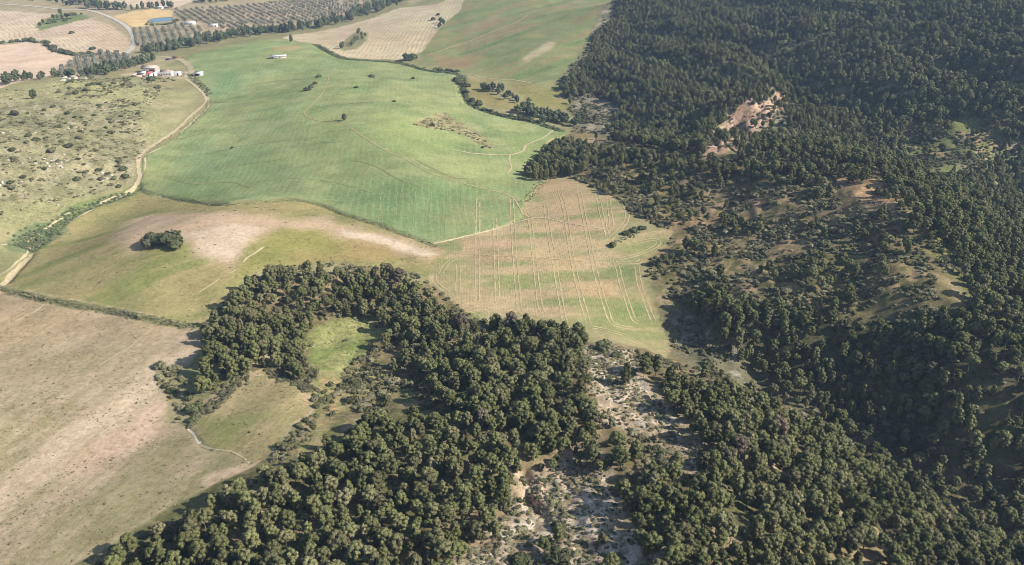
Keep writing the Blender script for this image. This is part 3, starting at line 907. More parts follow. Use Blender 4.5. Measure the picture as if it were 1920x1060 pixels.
path('erosion_rill', [(496, 462), (480, 474), (466, 482), (455, 493)], 0.8, M_CREST, 17, 0.5)
path('erosion_rill', [(441, 507), (430, 514)], 0.6, M_CREST, 18, 0.5)
path('erosion_rill', [(412, 523), (395, 535), (372, 549)], 0.5, M_CREST, 19, 0.5)
path('erosion_rill', [(83, 570), (70, 582), (45, 595), (25, 604)], 0.5, M_CREST, 20, 0.4)
path('erosion_rill', [(286, 612), (280, 622), (264, 634), (240, 653), (215, 668), (185, 686)], 0.5, M_CREST, 21, 0.4)
path('salt_crusted_rill', [(352, 801), (360, 812), (368, 822), (376, 834)], 0.6, soil('salt_crust', (228, 218, 198)), 22, 1.3)
path('erosion_rill', [(376, 834), (395, 842), (428, 846), (448, 854), (462, 864), (471, 874)], 0.5, M_CREST, 23, 0.5)
path('footpath', [(512, 688), (495, 676), (478, 684), (466, 690), (470, 700), (482, 704), (496, 702)], 1.6, M_TRACK, 24, 0.4)
path('footpath', [(440, 668), (470, 660), (500, 672), (530, 684)], 0.8, M_CREST, 25, 0.5)
path('erosion_rill', [(640 + 480 / 3, 105), (700 + 480 / 3, 84), (720 + 480 / 3, 78), (930, 57), (965, 44), (990, 29)], 1.6, M_WHEEL, 26, 0.6)
path('erosion_rill', [(868, 84), (910, 73), (950, 62), (1005, 47)], 1.0, M_WHEEL, 27, 0.6)
path('field_edge_path', [(880, 140), (920, 148), (960, 150), (1000, 157)], 1.5, M_TRACK, 28, 0.5)


M_RILL = soil('rill_in_wheat', (158, 158, 112))
for i, pts in enumerate([[(296, 308), (330, 297), (400, 286), (450, 275), (500, 268), (545, 262)], [(405, 322), (450, 310), (500, 303), (528, 299), (562, 288)], [(398, 193), (450, 190), (520, 178), (560, 170), (574, 167)],
                         [(560, 122), (590, 132), (602, 142)], [(330, 262), (380, 250), (430, 232), (500, 222)], [(420, 172), (470, 160), (520, 152), (575, 148)], [(560, 262), (620, 268), (650, 262)], [(780, 300), (840, 330), (880, 336)],
                         [(655, 300), (700, 310), (745, 335), (790, 352)], [(480, 340), (560, 335), (640, 345), (700, 362)], [(305, 330), (360, 345), (430, 342), (470, 352)]]):
    path('erosion_rill', pts, 0.7, M_RILL if i % 3 else M_WHEEL_GREEN, 70 + i, 0.9)

def wheel_track(pts, seed, gap=1.8, w=0.5, m=M_WHEEL, lift=-0.045):
    L = px_line(pts)
    V, F = join([ribbon_geo(L, w, seed, -gap / 2, 0.6, lift), ribbon_geo(L, w, seed + 3, gap / 2, 0.6, lift)])
    o = mesh_np('wheel_track', V, F, m)
    o['kind'] = 'structure'

ZO = lambda pts: [(640 + x / 3, 353 + y / 3) for x, y in pts]
for i, pts in enumerate([
    [(1225, 0), (1262, 150), (1300, 400), (1350, 620), (1392, 765)], [(1150, 90), (1160, 200), (1192, 380), (1222, 560), (1255, 745)], [(1058, 150), (1076, 300), (1100, 520), (1120, 670), (1150, 712)],
    [(958, 60), (970, 300), (985, 500), (1004, 685)], [(862, 170), (870, 350), (880, 640)], [(770, 60), (766, 400), (765, 640)], [(660, 430), (655, 585)],
    [(1335, 0), (1382, 240), (1432, 480), (1482, 650), (1522, 755), (1580, 780), (1650, 790)], [(1438, 30), (1470, 170), (1500, 270)], [(1478, 380), (1540, 412), (1582, 560), (1642, 730), (1676, 755)], [(1500, 55), (1520, 190), (1515, 230)],
    [(1662, 440), (1684, 560), (1755, 745)], [(522, 490), (530, 530), (610, 595), (700, 662), (790, 692), (850, 682), (890, 640)], [(560, 480), (600, 420), (690, 372), (700, 340)], [(1004, 690), (1040, 715), (1095, 745)],
    [(1395, 780), (1480, 795), (1600, 832), (1700, 892), (1830, 955)], [(1150, 90), (1100, 95), (1040, 130), (1062, 160), (1120, 165)], [(1570, 60), (1600, 110), (1600, 190), (1500, 300)], [(1560, 400), (1680, 370), (1780, 320), (1760, 290), (1650, 310)],
    [(1540, 420), (1660, 420), (1690, 400)],
    [(690, 0), (680, 120), (668, 240), (700, 262)], [(590, 0), (580, 140), (572, 270), (600, 290), (660, 270)], [(500, 0), (490, 120), (480, 210), (500, 240), (470, 270)], [(410, 0), (400, 120), (388, 240)], [(330, 0), (318, 90), (322, 165), (300, 200)], [(240, 0), (225, 90), (218, 190)]]):
    wheel_track(ZO(pts), 40 + i, 1.8, 0.52 if i < 20 else 0.28, M_WHEEL if i < 20 else M_WHEEL_GREEN)

# ---------------------------------------------------------------- plants: building blocks
def icosphere():
    bm = bmesh.new()
    bmesh.ops.create_icosphere(bm, subdivisions=2, radius=1.0)
    V = np.array([v.co[:] for v in bm.verts])
    F = np.array([[v.index for v in f.verts] for f in bm.faces])
    bm.free()
    return V, F
ICO_V, ICO_F = icosphere()

def unit(v):
    return v / (np.linalg.norm(v, axis=-1, keepdims=True) + 1e-9)

def puff(c, r, tufts, size, rg, core=0.84):
    """a leafy clump: uneven core with many small leaf sprays standing out of it"""
    r = np.asarray(r, float)
    d = ICO_V * (1 + 0.28 * (rg.random((len(ICO_V), 1)) - 0.5))
    geos = [(d * r * core + c, ICO_F)] if core > 0 else []
    n_ = unit(rg.normal(size=(tufts, 3)) + np.array([0, 0, 0.25]))
    p = c + n_ * r * rg.uniform(0.78, 1.12, (tufts, 1))
    nn = unit(n_ + rg.normal(size=(tufts, 3)) * 0.3)
    a = unit(np.cross(nn, rg.normal(size=(tufts, 3))))
    b = np.cross(nn, a)
    s = size * rg.uniform(0.6, 1.3, (tufts, 1))
    V = np.stack([p - a * s * 0.5 - b * s * 0.35, p + a * s * 0.5 - b * s * 0.3, p + b * s * 0.75 + nn * s * 0.25], 1).reshape(-1, 3)
    geos.append((V, np.arange(tufts * 3).reshape(-1, 3)))
    return join(geos)

def limb(p0, p1, r0, r1, sides=6, bend=0.0, seg=3, rg=None):
    p0, p1 = np.asarray(p0, float), np.asarray(p1, float)
    t = np.linspace(0, 1, seg + 1)[:, None]
    off = (rg.normal(size=3) if rg is not None else np.zeros(3)) * bend * np.linalg.norm(p1 - p0)
    off[2] = 0
    C = p0 + (p1 - p0) * t + off * np.sin(t * np.pi)
    r = r0 + (r1 - r0) * t[:, 0]
    ax = unit(p1 - p0)
    u = unit(np.cross(ax, [0.3, 0.9, 0.1]))
    w = np.cross(ax, u)
    an = np.arange(sides) / sides * 2 * np.pi
    ring = np.cos(an)[:, None] * u + np.sin(an)[:, None] * w
    V = (C[:, None] + ring[None] * r[:, None, None]).reshape(-1, 3)
    F = []
    for k in range(seg):
        for j in range(sides):
            a, b = k * sides + j, k * sides + (j + 1) % sides
            F += [[a, b, b + sides], [a, b + sides, a + sides]]
    top = len(V)
    V = np.vstack([V, C[-1] + ax * r[-1]])
    F += [[seg * sides + j, seg * sides + (j + 1) % sides, top] for j in range(sides)]
    return V, np.array(F)

def leaf_mat(name, dark, light, twig, hue_jit=1.0):
    """needle or leaf colour: varies from plant to plant and from clump to clump"""
    m, nt, b = new_mat(name)
    oi = N(nt, 'ShaderNodeObjectInfo')
    tc = N(nt, 'ShaderNodeTexCoord')
    f = noise(nt, tc.outputs['Object'], 0.9, 3, 0.6)
    c = mix_col(nt, remap(nt, f, 0.32, 0.68, 0, 1), dark, light)
    rn = oi.outputs['Random']
    c = mix_col(nt, math_node(nt, 'MULTIPLY', remap(nt, rn, 0.6, 1.0, 0.0, 0.6), hue_jit), c, twig)
    st = noise(nt, oi.outputs['Location'], 0.022, 3, 0.6)
    c = mix_col(nt, remap(nt, st, 0.5, 0.7, 0.0, 0.25), c, tuple(v * 1.1 for v in twig))
    rn2 = math_node(nt, 'FRACT', math_node(nt, 'MULTIPLY', rn, 7.31))
    sc_ = N(nt, 'ShaderNodeVectorMath', operation='SCALE')
    nt.links.new(c, sc_.inputs[0])
    nt.links.new(math_node(nt, 'MULTIPLY', remap(nt, rn2, 0, 1, 0.68, 1.28), remap(nt, st, 0.3, 0.7, 0.84, 1.10)), sc_.inputs['Scale'])
    nt.links.new(sc_.outputs[0], b.inputs['Base Color'])
    b.inputs['Roughness'].default_value = 0.8
    b.inputs['Specular IOR Level'].default_value = 0.1
    tl = N(nt, 'ShaderNodeBsdfTranslucent')
    nt.links.new(sc_.outputs[0], tl.inputs['Color'])
    mx = N(nt, 'ShaderNodeMixShader')
    mx.inputs[0].default_value = 0.12
    nt.links.new(b.outputs[0], mx.inputs[1])
    nt.links.new(tl.outputs[0], mx.inputs[2])
    nt.links.new(mx.outputs[0], nt.nodes['Material Output'].inputs['Surface'])
    return m

M_PINE = leaf_mat('pine_needles', (0.108, 0.120, 0.046), (0.195, 0.202, 0.086), (0.215, 0.190, 0.115))
M_BROAD = leaf_mat('broad_leaves', (0.095, 0.120, 0.060), (0.155, 0.180, 0.100), (0.155, 0.160, 0.120))
M_OLIVE = leaf_mat('olive_leaves', (0.180, 0.186, 0.140), (0.260, 0.265, 0.205), (0.240, 0.235, 0.190))
M_BUSH = leaf_mat('bush_leaves', (0.080, 0.096, 0.044), (0.140, 0.152, 0.076), (0.170, 0.162, 0.105))
M_SCRUB = leaf_mat('scrub_leaves', (0.110, 0.115, 0.058), (0.190, 0.185, 0.100), (0.230, 0.200, 0.140))
M_REED = leaf_mat('reed_leaves', (0.135, 0.168, 0.085), (0.190, 0.220, 0.120), (0.220, 0.225, 0.135))
M_WEED = leaf_mat('bank_grass', (0.190, 0.190, 0.100), (0.280, 0.265, 0.160), (0.330, 0.290, 0.190))
M_DEAD = leaf_mat('dry_twigs', (0.170, 0.138, 0.096), (0.260, 0.215, 0.160), (0.200, 0.150, 0.100))
M_BROOM = leaf_mat('broom_flowers', (0.35, 0.24, 0.02), (0.5, 0.34, 0.03), (0.3, 0.24, 0.05))
M_BARK = simple_mat('bark', (0.17, 0.135, 0.105), 0.35, 2.0, 0.03)

def pine_geo(seed, kind):
    rg = np.random.default_rng(seed)
    H = 10.0
    lean = rg.normal(size=2) * 0.35
    tr, cr = [], []
    top = np.array([lean[0], lean[1], H * 0.86])
    tr.append(limb((0, 0, -0.9), top, 0.22, 0.06, 6, 0.02, 4, rg))
    if kind == 'round':
        n_, zc, rz, rr, pr = 27, 6.2, 3.1, 2.35, (0.6, 1.05)
    elif kind == 'umbrella':
        n_, zc, rz, rr, pr = 22, 7.4, 1.8, 2.6, (0.7, 1.1)
    elif kind == 'tall':
        n_, zc, rz, rr, pr = 24, 5.9, 3.5, 1.75, (0.65, 0.98)
    else:
        n_, zc, rz, rr, pr = 24, 5.6, 3.7, 1.9, (0.6, 0.95)
    for k in range(n_):
        t = (k + 0.5) / n_
        zz = 1 - 2 * t
        an = k * 2.39996 + rg.uniform(-0.5, 0.5)
        rad = math.sqrt(max(0, 1 - zz * zz)) * rg.uniform(0.6, 1.08)
        if kind == 'cone':
            rad = min(1.0, (1.25 - (zz + 1) / 2) ** 0.6) * rg.uniform(0.55, 1.1) * (1 if zz < 0.8 else 0.5)
        if zz < -0.55 and kind != 'cone':
            rad *= rg.uniform(0.5, 0.95)
        c = np.array([math.cos(an) * rad * rr, math.sin(an) * rad * rr, zc + zz * rz * rg.uniform(0.85, 1.08)])
        c[:2] += lean * c[2] / H
        r = rg.uniform(*pr) * (1.0 if kind != 'cone' else (0.62 + 0.45 * (1 - (zz + 1) / 2)))
        cr.append(puff(c, (r * rg.uniform(0.9, 1.2), r * rg.uniform(0.9, 1.2), r * rg.uniform(0.72, 0.95)), 85, 0.52, rg))
        if k % 3 == 0:
            z0 = max(1.8, c[2] - 1.6 - rad)
            tr.append(limb((lean[0] * z0 / H, lean[1] * z0 / H, z0), c, 0.085, 0.03, 5, 0.08, 2, rg))
    return join(tr), join(cr)

def broad_geo(seed, H=9.0, R_=2.6, n_=22, zc=5.4, rz=3.4, tufts=70, size=0.6, pr=(0.9, 1.4), trunk=0.2):
    rg = np.random.default_rng(seed)
    tr, cr = [limb((0, 0, -0.6), (0, 0, zc), trunk, trunk * 0.5, 6, 0.03, 3, rg)], []
    for k in range(n_):
        zz = 1 - 2 * (k + 0.5) / n_
        an = k * 2.39996 + rg.uniform(-0.6, 0.6)
        rad = math.sqrt(max(0, 1 - zz * zz)) * rg.uniform(0.55, 1.1)
        c = np.array([math.cos(an) * rad * R_, math.sin(an) * rad * R_, zc + zz * rz * rg.uniform(0.85, 1.1)])
        r = rg.uniform(*pr) * R_ / 2.6
        cr.append(puff(c, (r, r * rg.uniform(0.9, 1.15), r * rg.uniform(0.8, 1.0)), tufts, size, rg))
        if k % 4 == 1:
            tr.append(limb((0, 0, zc * 0.55), c, trunk * 0.4, 0.03, 5, 0.08, 2, rg))
    return join(tr), join(cr)

def bush_geo(seed, R_=1.0, n_=8, H=1.0, tufts=70, size=0.26, core=0.8):
    rg = np.random.default_rng(seed)
    cr, tr = [], []
    for k in range(n_):
        an = k * 2.39996 + rg.uniform(-0.6, 0.6)
        rad = R_ * 0.62 * math.sqrt((k + 0.3) / n_)
        r = rg.uniform(0.34, 0.52) * R_
        c = np.array([math.cos(an) * rad, math.sin(an) * rad, H * 0.75 * (1 - 0.7 * (rad / R_) ** 1.5) * rg.uniform(0.55, 1.05)])
        cr.append(puff(c, (r, r, r * 0.85), tufts, size, rg, core))
        tr.append(limb((0, 0, -0.3), c, 0.05, 0.02, 4, 0.05, 2, rg))
    return join(tr), join(cr)

class Kind:
    """one kind of plant in several individual shapes; meshes are shared between individuals"""
    def __init__(self, name, geos, leaf):
        self.name, self.tr, self.cr = name, [], []
        for (tv, tf), (cv, cf) in geos:
            for lst, nm, V, F, m in ((self.tr, 'trunk', tv, tf, M_BARK), (self.cr, 'crown', cv, cf, leaf)):
                o = mesh_np(nm, V, F, m, smooth=False)
                me = o.data
                bpy.data.objects.remove(o)
                lst.append(me)
        self.src = {}

    def grow(self, x, y, sc, rz, label, cat, group=None, var=None, name=None, sink=0.0, squash=1.0):
        v = var if var is not None else random.randrange(len(self.cr))
        root = thing(name or self.name, label, cat, (x, y, float(ground_z(x, y)) - sink), rz, (sc, sc, sc * squash), group)
        for nm, me in (('trunk', self.tr[v]), ('crown', self.cr[v])):
            c = bpy.data.objects.new(nm, me)
            col.objects.link(c)
            c.parent = root
            if v not in self.src:
                self.src[v] = []
            if len(self.src[v]) < 2:
                self.src[v].append(c)
        return root

def scatter(name, kind, xyz, rz, sc, var, with_trunk=True):
    """one mass of plants too many to count: shapes of the kind set out at the points"""
    me = bpy.data.meshes.new(name)
    me.vertices.add(len(xyz))
    me.vertices.foreach_set('co', np.asarray(xyz, np.float32).ravel())
    for nm, typ, dat in (('rz', 'FLOAT', rz), ('vi', 'INT', var)):
        a = me.attributes.new(nm, typ, 'POINT')
        a.data.foreach_set('value', np.asarray(dat, np.float32 if typ == 'FLOAT' else np.int32))
    a = me.attributes.new('sc', 'FLOAT_VECTOR', 'POINT')
    a.data.foreach_set('vector', np.asarray(sc, np.float32).ravel())
    o = bpy.data.objects.new(name, me)
    col.objects.link(o)
    o['kind'] = 'stuff'
    ng = bpy.data.node_groups.new(name, 'GeometryNodeTree')
    ng.interface.new_socket('Geometry', in_out='INPUT', socket_type='NodeSocketGeometry')
    ng.interface.new_socket('Geometry', in_out='OUTPUT', socket_type='NodeSocketGeometry')
    gi, go = ng.nodes.new('NodeGroupInput'), ng.nodes.new('NodeGroupOutput')
    iop = ng.nodes.new('GeometryNodeInstanceOnPoints')
    big = ng.nodes.new('GeometryNodeJoinGeometry')
    for v in sorted(kind.src, reverse=True):
        parts = kind.src[v] if with_trunk else kind.src[v][1:2]
        j = ng.nodes.new('GeometryNodeJoinGeometry')
        for p in parts:
            oi = ng.nodes.new('GeometryNodeObjectInfo')
            oi.transform_space = 'ORIGINAL'
            oi.inputs['Object'].default_value = p
            ng.links.new(oi.outputs['Geometry'], j.inputs[0])
        gti = ng.nodes.new('GeometryNodeGeometryToInstance')
        ng.links.new(j.outputs[0], gti.inputs[0])
        ng.links.new(gti.outputs[0], big.inputs[0])
    def named(nm, typ):
        a_ = ng.nodes.new('GeometryNodeInputNamedAttribute')
        a_.data_type = typ
        a_.inputs['Name'].default_value = nm
        return a_.outputs[0]
    cx = ng.nodes.new('ShaderNodeCombineXYZ')
    ng.links.new(named('rz', 'FLOAT'), cx.inputs[2])
    er = ng.nodes.new('FunctionNodeEulerToRotation')
    ng.links.new(cx.outputs[0], er.inputs[0])
    iop.inputs['Pick Instance'].default_value = True
    ng.links.new(gi.outputs[0], iop.inputs['Points'])
    ng.links.new(big.outputs[0], iop.inputs['Instance'])
    ng.links.new(named('vi', 'INT'), iop.inputs['Instance Index'])
    ng.links.new(er.outputs[0], iop.inputs['Rotation'])
    ng.links.new(named('sc', 'FLOAT_VECTOR'), iop.inputs['Scale'])
    ng.links.new(iop.outputs[0], go.inputs[0])
    md = o.modifiers.new('plants', 'NODES')
    md.node_group = ng
    return o

PINE = Kind('pine_tree', [pine_geo(11, 'round'), pine_geo(12, 'round'), pine_geo(13, 'round'), pine_geo(14, 'umbrella'), pine_geo(15, 'tall'), pine_geo(16, 'tall'), pine_geo(17, 'cone'), pine_geo(18, 'cone')], M_PINE)
BROAD = Kind('riverside_tree', [broad_geo(21, n_=16, tufts=36, size=0.8), broad_geo(22, R_=2.0, rz=3.8, n_=16, tufts=36, size=0.8), broad_geo(23, R_=3.0, rz=2.9, zc=5, n_=16, tufts=36, size=0.8)], M_BROAD)
OLIVE = Kind('olive_tree', [broad_geo(31, 4.2, 1.9, 8, 2.4, 1.35, 28, 0.6, (0.9, 1.4), 0.2), broad_geo(32, 4.2, 2.1, 9, 2.3, 1.2, 28, 0.6, (0.9, 1.3), 0.2)], M_OLIVE)
BUSH = Kind('bush', [bush_geo(41), bush_geo(42, n_=10), bush_geo(43, n_=7, H=1.25)], M_BUSH)
SCRUB = Kind('scrub_bush', [bush_geo(51, n_=6, tufts=45, size=0.34), bush_geo(52, n_=7, tufts=45, size=0.34), bush_geo(53, n_=5, tufts=40, size=0.4, H=0.8)], M_SCRUB)
WEED = Kind('weed_tuft', [bush_geo(57, n_=5, tufts=60, size=0.4, H=0.8, core=0.6), bush_geo(58, n_=4, tufts=60, size=0.4, H=0.9, core=0.6)], M_WEED)
REED = Kind('reed_clump', [bush_geo(61, n_=7, tufts=60, size=0.4, H=1.3), bush_geo(62, n_=6, tufts=60, size=0.4, H=1.5)], M_REED)
DEAD = Kind('dead_pine', [pine_geo(71, 'round'), pine_geo(72, 'tall')], M_DEAD)
BROOM = Kind('broom_bush', [bush_geo(81)], M_BROOM)

# ---------------------------------------------------------------- pines
# how thickly they stand (outlines of the canopy as surveyed in the picture)
FOREST = [
    (0.8, [(1188, -60), (1150, 28), (1110, 62), (1108, 98), (1060, 146), (1040, 162), (1075, 185), (1078, 240), (1300, 272), (1560, 292), (1640, 296), (1780, 338), (1905, 392), (2150, 470), (2400, 480), (2400, -60)]),
    (0.10, [(1078, 172), (1125, 165), (1165, 188), (1170, 245), (1078, 250)]),
    (0.1, [(1312, 296), (1335, 240), (1380, 198), (1425, 178), (1478, 170), (1476, 206), (1440, 236), (1400, 296)]),
    (0.35, [(1430, 186), (1475, 180), (1480, 225), (1440, 260), (1400, 275), (1385, 275), (1430, 240)]),
    (0.12, [(1700, 228), (1800, 204), (1885, 230), (1880, 292), (1760, 328), (1700, 282)]),
    (0.2, [(1480, 62), (1560, 45), (1640, 30), (1640, 40), (1560, 58), (1490, 78)]), (0.25, [(1640, 75), (1750, 50), (1760, 62), (1660, 90)]),
    (0.12, [(1040, 262), (1300, 280), (1640, 318), (1705, 400), (1770, 560), (1600, 590), (1450, 555), (1330, 520), (1240, 480), (1262, 432), (1180, 395), (1100, 345), (1040, 325)]),
    (0.75, [(1060, 258), (1300, 284), (1560, 300), (1640, 304), (1650, 318), (1560, 328), (1400, 322), (1250, 300), (1100, 292)]),
    (0.22, [(1318, 306), (1335, 270), (1400, 250), (1400, 306)]),
    (0.95, [(980, 318), (1000, 290), (1036, 258), (1090, 254), (1102, 300), (1080, 328), (1010, 334)]),
    (0.26, [(1190, 330), (1320, 320), (1420, 340), (1400, 400), (1300, 400), (1220, 370)]),
    (0.05, [(1555, 330), (1640, 318), (1675, 350), (1690, 410), (1620, 400), (1540, 370)]),
    (0.18, [(1270, 400), (1400, 385), (1480, 400), (1420, 470), (1300, 490), (1250, 480)]),
    (0.2, [(1480, 440), (1620, 420), (1720, 500), (1770, 570), (1600, 590), (1460, 540)]),
    (0.85, [(1655, 302), (1790, 338), (1905, 398), (2300, 520), (2300, 800), (1920, 650), (1835, 600), (1770, 510), (1715, 410)]),
    (0.30, [(1690, 350), (1720, 345), (1780, 440), (1850, 590), (1820, 600), (1765, 510)]),
    (0.95, [(1290, 560), (1330, 525), (1450, 555), (1600, 590), (1760, 570), (1850, 610), (2300, 780), (2300, 1100), (1920, 1000), (1830, 930), (1690, 850), (1640, 830), (1540, 765), (1430, 690)]),
    (0.35, [(1780, 590), (1870, 620), (1930, 680), (1900, 760), (1840, 720), (1800, 650)]),
    (0.05, [(1245, 610), (1290, 625), (1345, 655), (1440, 700), (1530, 750), (1610, 800), (1600, 825), (1540, 790), (1400, 715), (1290, 665), (1240, 645)]),
    (0.85, [(375, 600), (400, 585), (445, 540), (455, 520), (500, 500), (560, 492), (640, 486), (690, 492), (775, 508), (800, 540), (845, 572), (905, 598), (935, 575), (975, 582), (1000, 595), (1050, 598), (1096, 618),
            (1105, 650), (1095, 680), (1115, 760), (1140, 830), (1080, 850), (1000, 850), (960, 870), (890, 862), (868, 800), (850, 760), (825, 735), (800, 695), (760, 675), (690, 680), (640, 700), (560, 690), (500, 660), (470, 660), (440, 700), (400, 740), (372, 720), (365, 690), (385, 650)]),
    (0.0, [(586, 608), (630, 596), (705, 602), (730, 618), (690, 655), (645, 695), (590, 695), (565, 675)]),
    (0.14, [(690, 625), (760, 640), (780, 700), (700, 695), (650, 680)]),
    (0.07, [(470, 672), (560, 692), (640, 686), (760, 680), (815, 705), (820, 742), (750, 765), (650, 785), (600, 800), (520, 868), (490, 868), (545, 800), (590, 755)]),
    (0.15, [(600, 705), (640, 700), (645, 740), (605, 745)]),
    (0.88, [(60, 1250), (150, 1062), (200, 1020), (300, 958), (400, 905), (470, 872), (515, 860), (560, 838), (640, 792), (700, 772), (770, 758), (850, 770), (880, 800), (890, 860), (985, 880), (990, 900), (950, 920), (985, 955), (975, 985), (920, 1000), (860, 1050), (820, 1250)]),
    (0.04, [(965, 875), (1080, 845), (1150, 860), (1190, 955), (1300, 1060), (1300, 1250), (800, 1250), (840, 1040), (905, 990), (970, 975), (975, 930)]),
    (0.4, [(1085, 905), (1170, 900), (1190, 960), (1160, 990), (1110, 975)]), (0.3, [(1120, 1010), (1200, 1010), (1200, 1050), (1130, 1050)]),
    (0.9, [(1180, 655), (1250, 672), (1300, 695), (1400, 715), (1540, 785), (1640, 842), (1700, 852), (1830, 932), (1925, 1005), (2300, 1200), (2300, 1400), (1290, 1400), (1230, 1060), (1180, 960), (1150, 900), (1180, 870), (1250, 850), (1300, 880), (1320, 830), (1290, 785), (1235, 740), (1190, 690)]),
    (0.06, [(1096, 640), (1150, 632), (1195, 655), (1245, 730), (1300, 780), (1325, 830), (1305, 890), (1258, 845), (1190, 790), (1122, 765), (1100, 715)]),
    (0.5, [(1112, 800), (1170, 815), (1235, 855), (1250, 885), (1210, 905), (1150, 890), (1110, 855)]),
    (0.62, [(1340, 900), (1460, 880), (1500, 960), (1420, 1010), (1350, 960)]),
]
CELL = 3.05
cx, cy = np.meshgrid(np.arange(-230, 620, CELL), np.arange(70, 1080, CELL))
cx = (cx + rng.uniform(-0.45, 0.45, cx.shape) * CELL).ravel()
cy = (cy + rng.uniform(-0.45, 0.45, cy.shape) * CELL).ravel()
keep = np.abs(cx) < half_width(cy) * 0.97
cx, cy = cx[keep], cy[keep]
cz = ground_z(cx, cy)
uv, _ = project(np.stack([cx, cy, cz + 6.6], 1))
uvb, _ = project(np.stack([cx, cy, cz + 0.3], 1))
dens = np.zeros(len(cx))
zone = np.full(len(cx), -1)
for i, (dn, pts) in enumerate(FOREST):
    inside = in_poly(uv[:, 0], uv[:, 1], pts)
    dens[inside] = dn
    zone[inside] = i
# no pine grows on tilled land
GROUND_ID = np.array([NAMES.index(k) for k in ('bare_field', 'fallow_field', 'sown_field', 'wheat_field', 'grassy_hollow', 'terrace_field', 'small_terrace_field', 'hill_pasture')])
def region_at(x, y):
    i = np.clip(np.searchsorted(ROWS, y), 0, NR - 1)
    j = np.clip(np.round((x / half_width(y) + 1) * 0.5 * (NC - 1)).astype(int), 0, NC - 1)
    return REGION[i, j]
dens[np.isin(region_at(cx, cy), GROUND_ID)] = 0
clump = fbm(cx / 13, cy / 13, 301, 3)
p_ = np.where(dens > 0.7, dens * 0.86, dens * np.clip((clump - 0.36) * 5, 0, 2.2) * 0.9)
p_ = np.where(dens > 0.7, p_ * np.where(clump < 0.34, 0.75, 1), p_)
keep = rng.random(len(cx)) < p_
cx, cy, cz, uv, zone = cx[keep], cy[keep], cz[keep], uv[keep], zone[keep]
np_ = len(cx)
size = rng.uniform(0.43, 0.80, np_) * (0.85 + 0.3 * fbm(cx / 40, cy / 40, 311, 2))
size *= np.where(rng.random(np_) < 0.12, 0.6, 1.0)
young = (uv[:, 0] > 1090) & (uv[:, 0] < 1560) & (uv[:, 1] < 165)      # even-aged plantation high on the far slope
var = rng.integers(0, 7, np_)
var = np.where(young, rng.integers(4, 8, np_), var)
size = np.where(young, rng.uniform(0.5, 0.76, np_), size)
size = np.where((uv[:, 0] > 1600) & (uv[:, 1] < 260), size * 1.15, size)
rzs = rng.uniform(0, 6.28, np_)
# the 300 pines that show largest are individuals
dist = np.hypot(cx, cy)
seen = (uv[:, 0] > -10) & (uv[:, 0] < 1930) & (uv[:, 1] > 0) & (uv[:, 1] < 1062)
seen &= ~hidden(np.stack([cx, cy, cz + 6.5 * size], 1))
order = np.argsort(-(size / dist) * seen)
single = np.zeros(np_, bool)
single[order[:292]] = True
SHAPE = ['round crowned', 'broad round crowned', 'dense round crowned', 'flat topped', 'tall narrow', 'slim upright', 'conical', 'pointed']
edge_i = NAMES.index('bare_field')

def near_region(x, y, rid, r):
    a = np.linspace(0, 6.28, 12)
    return (region_at(x + r * np.cos(a), y + r * np.sin(a)) == rid).any()

def pine_place(u, v, x, y):
    if near_region(x, y, edge_i, 7):
        return ('at the forest edge by the dry field, bottom tip' if u < 330 else
                'at the forest edge below the small tan field')
    if in_poly(np.array([u]), np.array([v]), [(985, 850), (1110, 850), (1160, 890), (1165, 1000), (1260, 1080), (840, 1080), (930, 995), (1000, 975)])[0]:
        return 'standing on the pale eroded slope at bottom centre'
    if v < 700 and u < 700:
        return 'in the copse around the green hollow'
    if v < 760 and u < 1110:
        return 'in the central stand below the striped field'
    if v < 860 and u < 1110:
        return 'in the central stand above the pink gully'
    if u < 420:
        return 'inside the bottom left tip of the lower stand'
    if u < 640:
        return 'in the lower stand, left half, upper side' if v < 960 else 'in the lower stand, left half, bottom side'
    if u < 830:
        return 'in the middle of the lower stand, upper side' if v < 940 else 'in the middle of the lower stand, bottom side'
    if u < 1060:
        return 'in the lower stand, right end near the gully'
    if u < 1330:
        return 'on the bald ridge right of the pale slope' if v < 930 else 'at the ridge foot right of the pale slope'
    if u < 1520:
        return 'on the sunlit spur, in its gappy left part' if v < 960 else 'on the sunlit spur, low left part'
    if u < 1720:
        return 'on the middle of the sunlit spur' if v < 960 else 'low on the middle of the sunlit spur'
    if v < 860:
        return 'scattered on the dark slope across the valley'
    return 'at the lower right corner of the sunlit spur'

for k in np.nonzero(single)[0]:
    pl = pine_place(uv[k, 0], uv[k, 1], cx[k], cy[k])
    sw = 'small' if size[k] < 0.62 else ('large' if size[k] > 0.78 else 'green')
    lb = f'{sw} {SHAPE[var[k]]} pine {pl}'
    PINE.grow(cx[k], cy[k], float(size[k]), float(rzs[k]), lb, 'pine tree', lb.replace(' pine ', ' pines ', 1), int(var[k]))
for v_ in range(len(PINE.cr)):                      # every shape is grown at least once
    if v_ not in PINE.src:
        k = order[292 + v_]
        j = np.nonzero(young & seen)[0][v_]
        single[j] = True
        PINE.grow(cx[j], cy[j], float(size[j]), float(rzs[j]), f'{SHAPE[v_]} young pine in the even plantation high on the far slope', 'pine tree', None, v_)
rest = ~single
wide = np.where(young, 1.2, 1.0)
high = np.where(young, 0.88, 1.0) * rng.uniform(0.88, 1.14, np_)
scatter('pine_forest', PINE, np.stack([cx, cy, cz], 1)[rest], rzs[rest], np.stack([size * wide, size * wide, size * high], 1)[rest], var[rest])

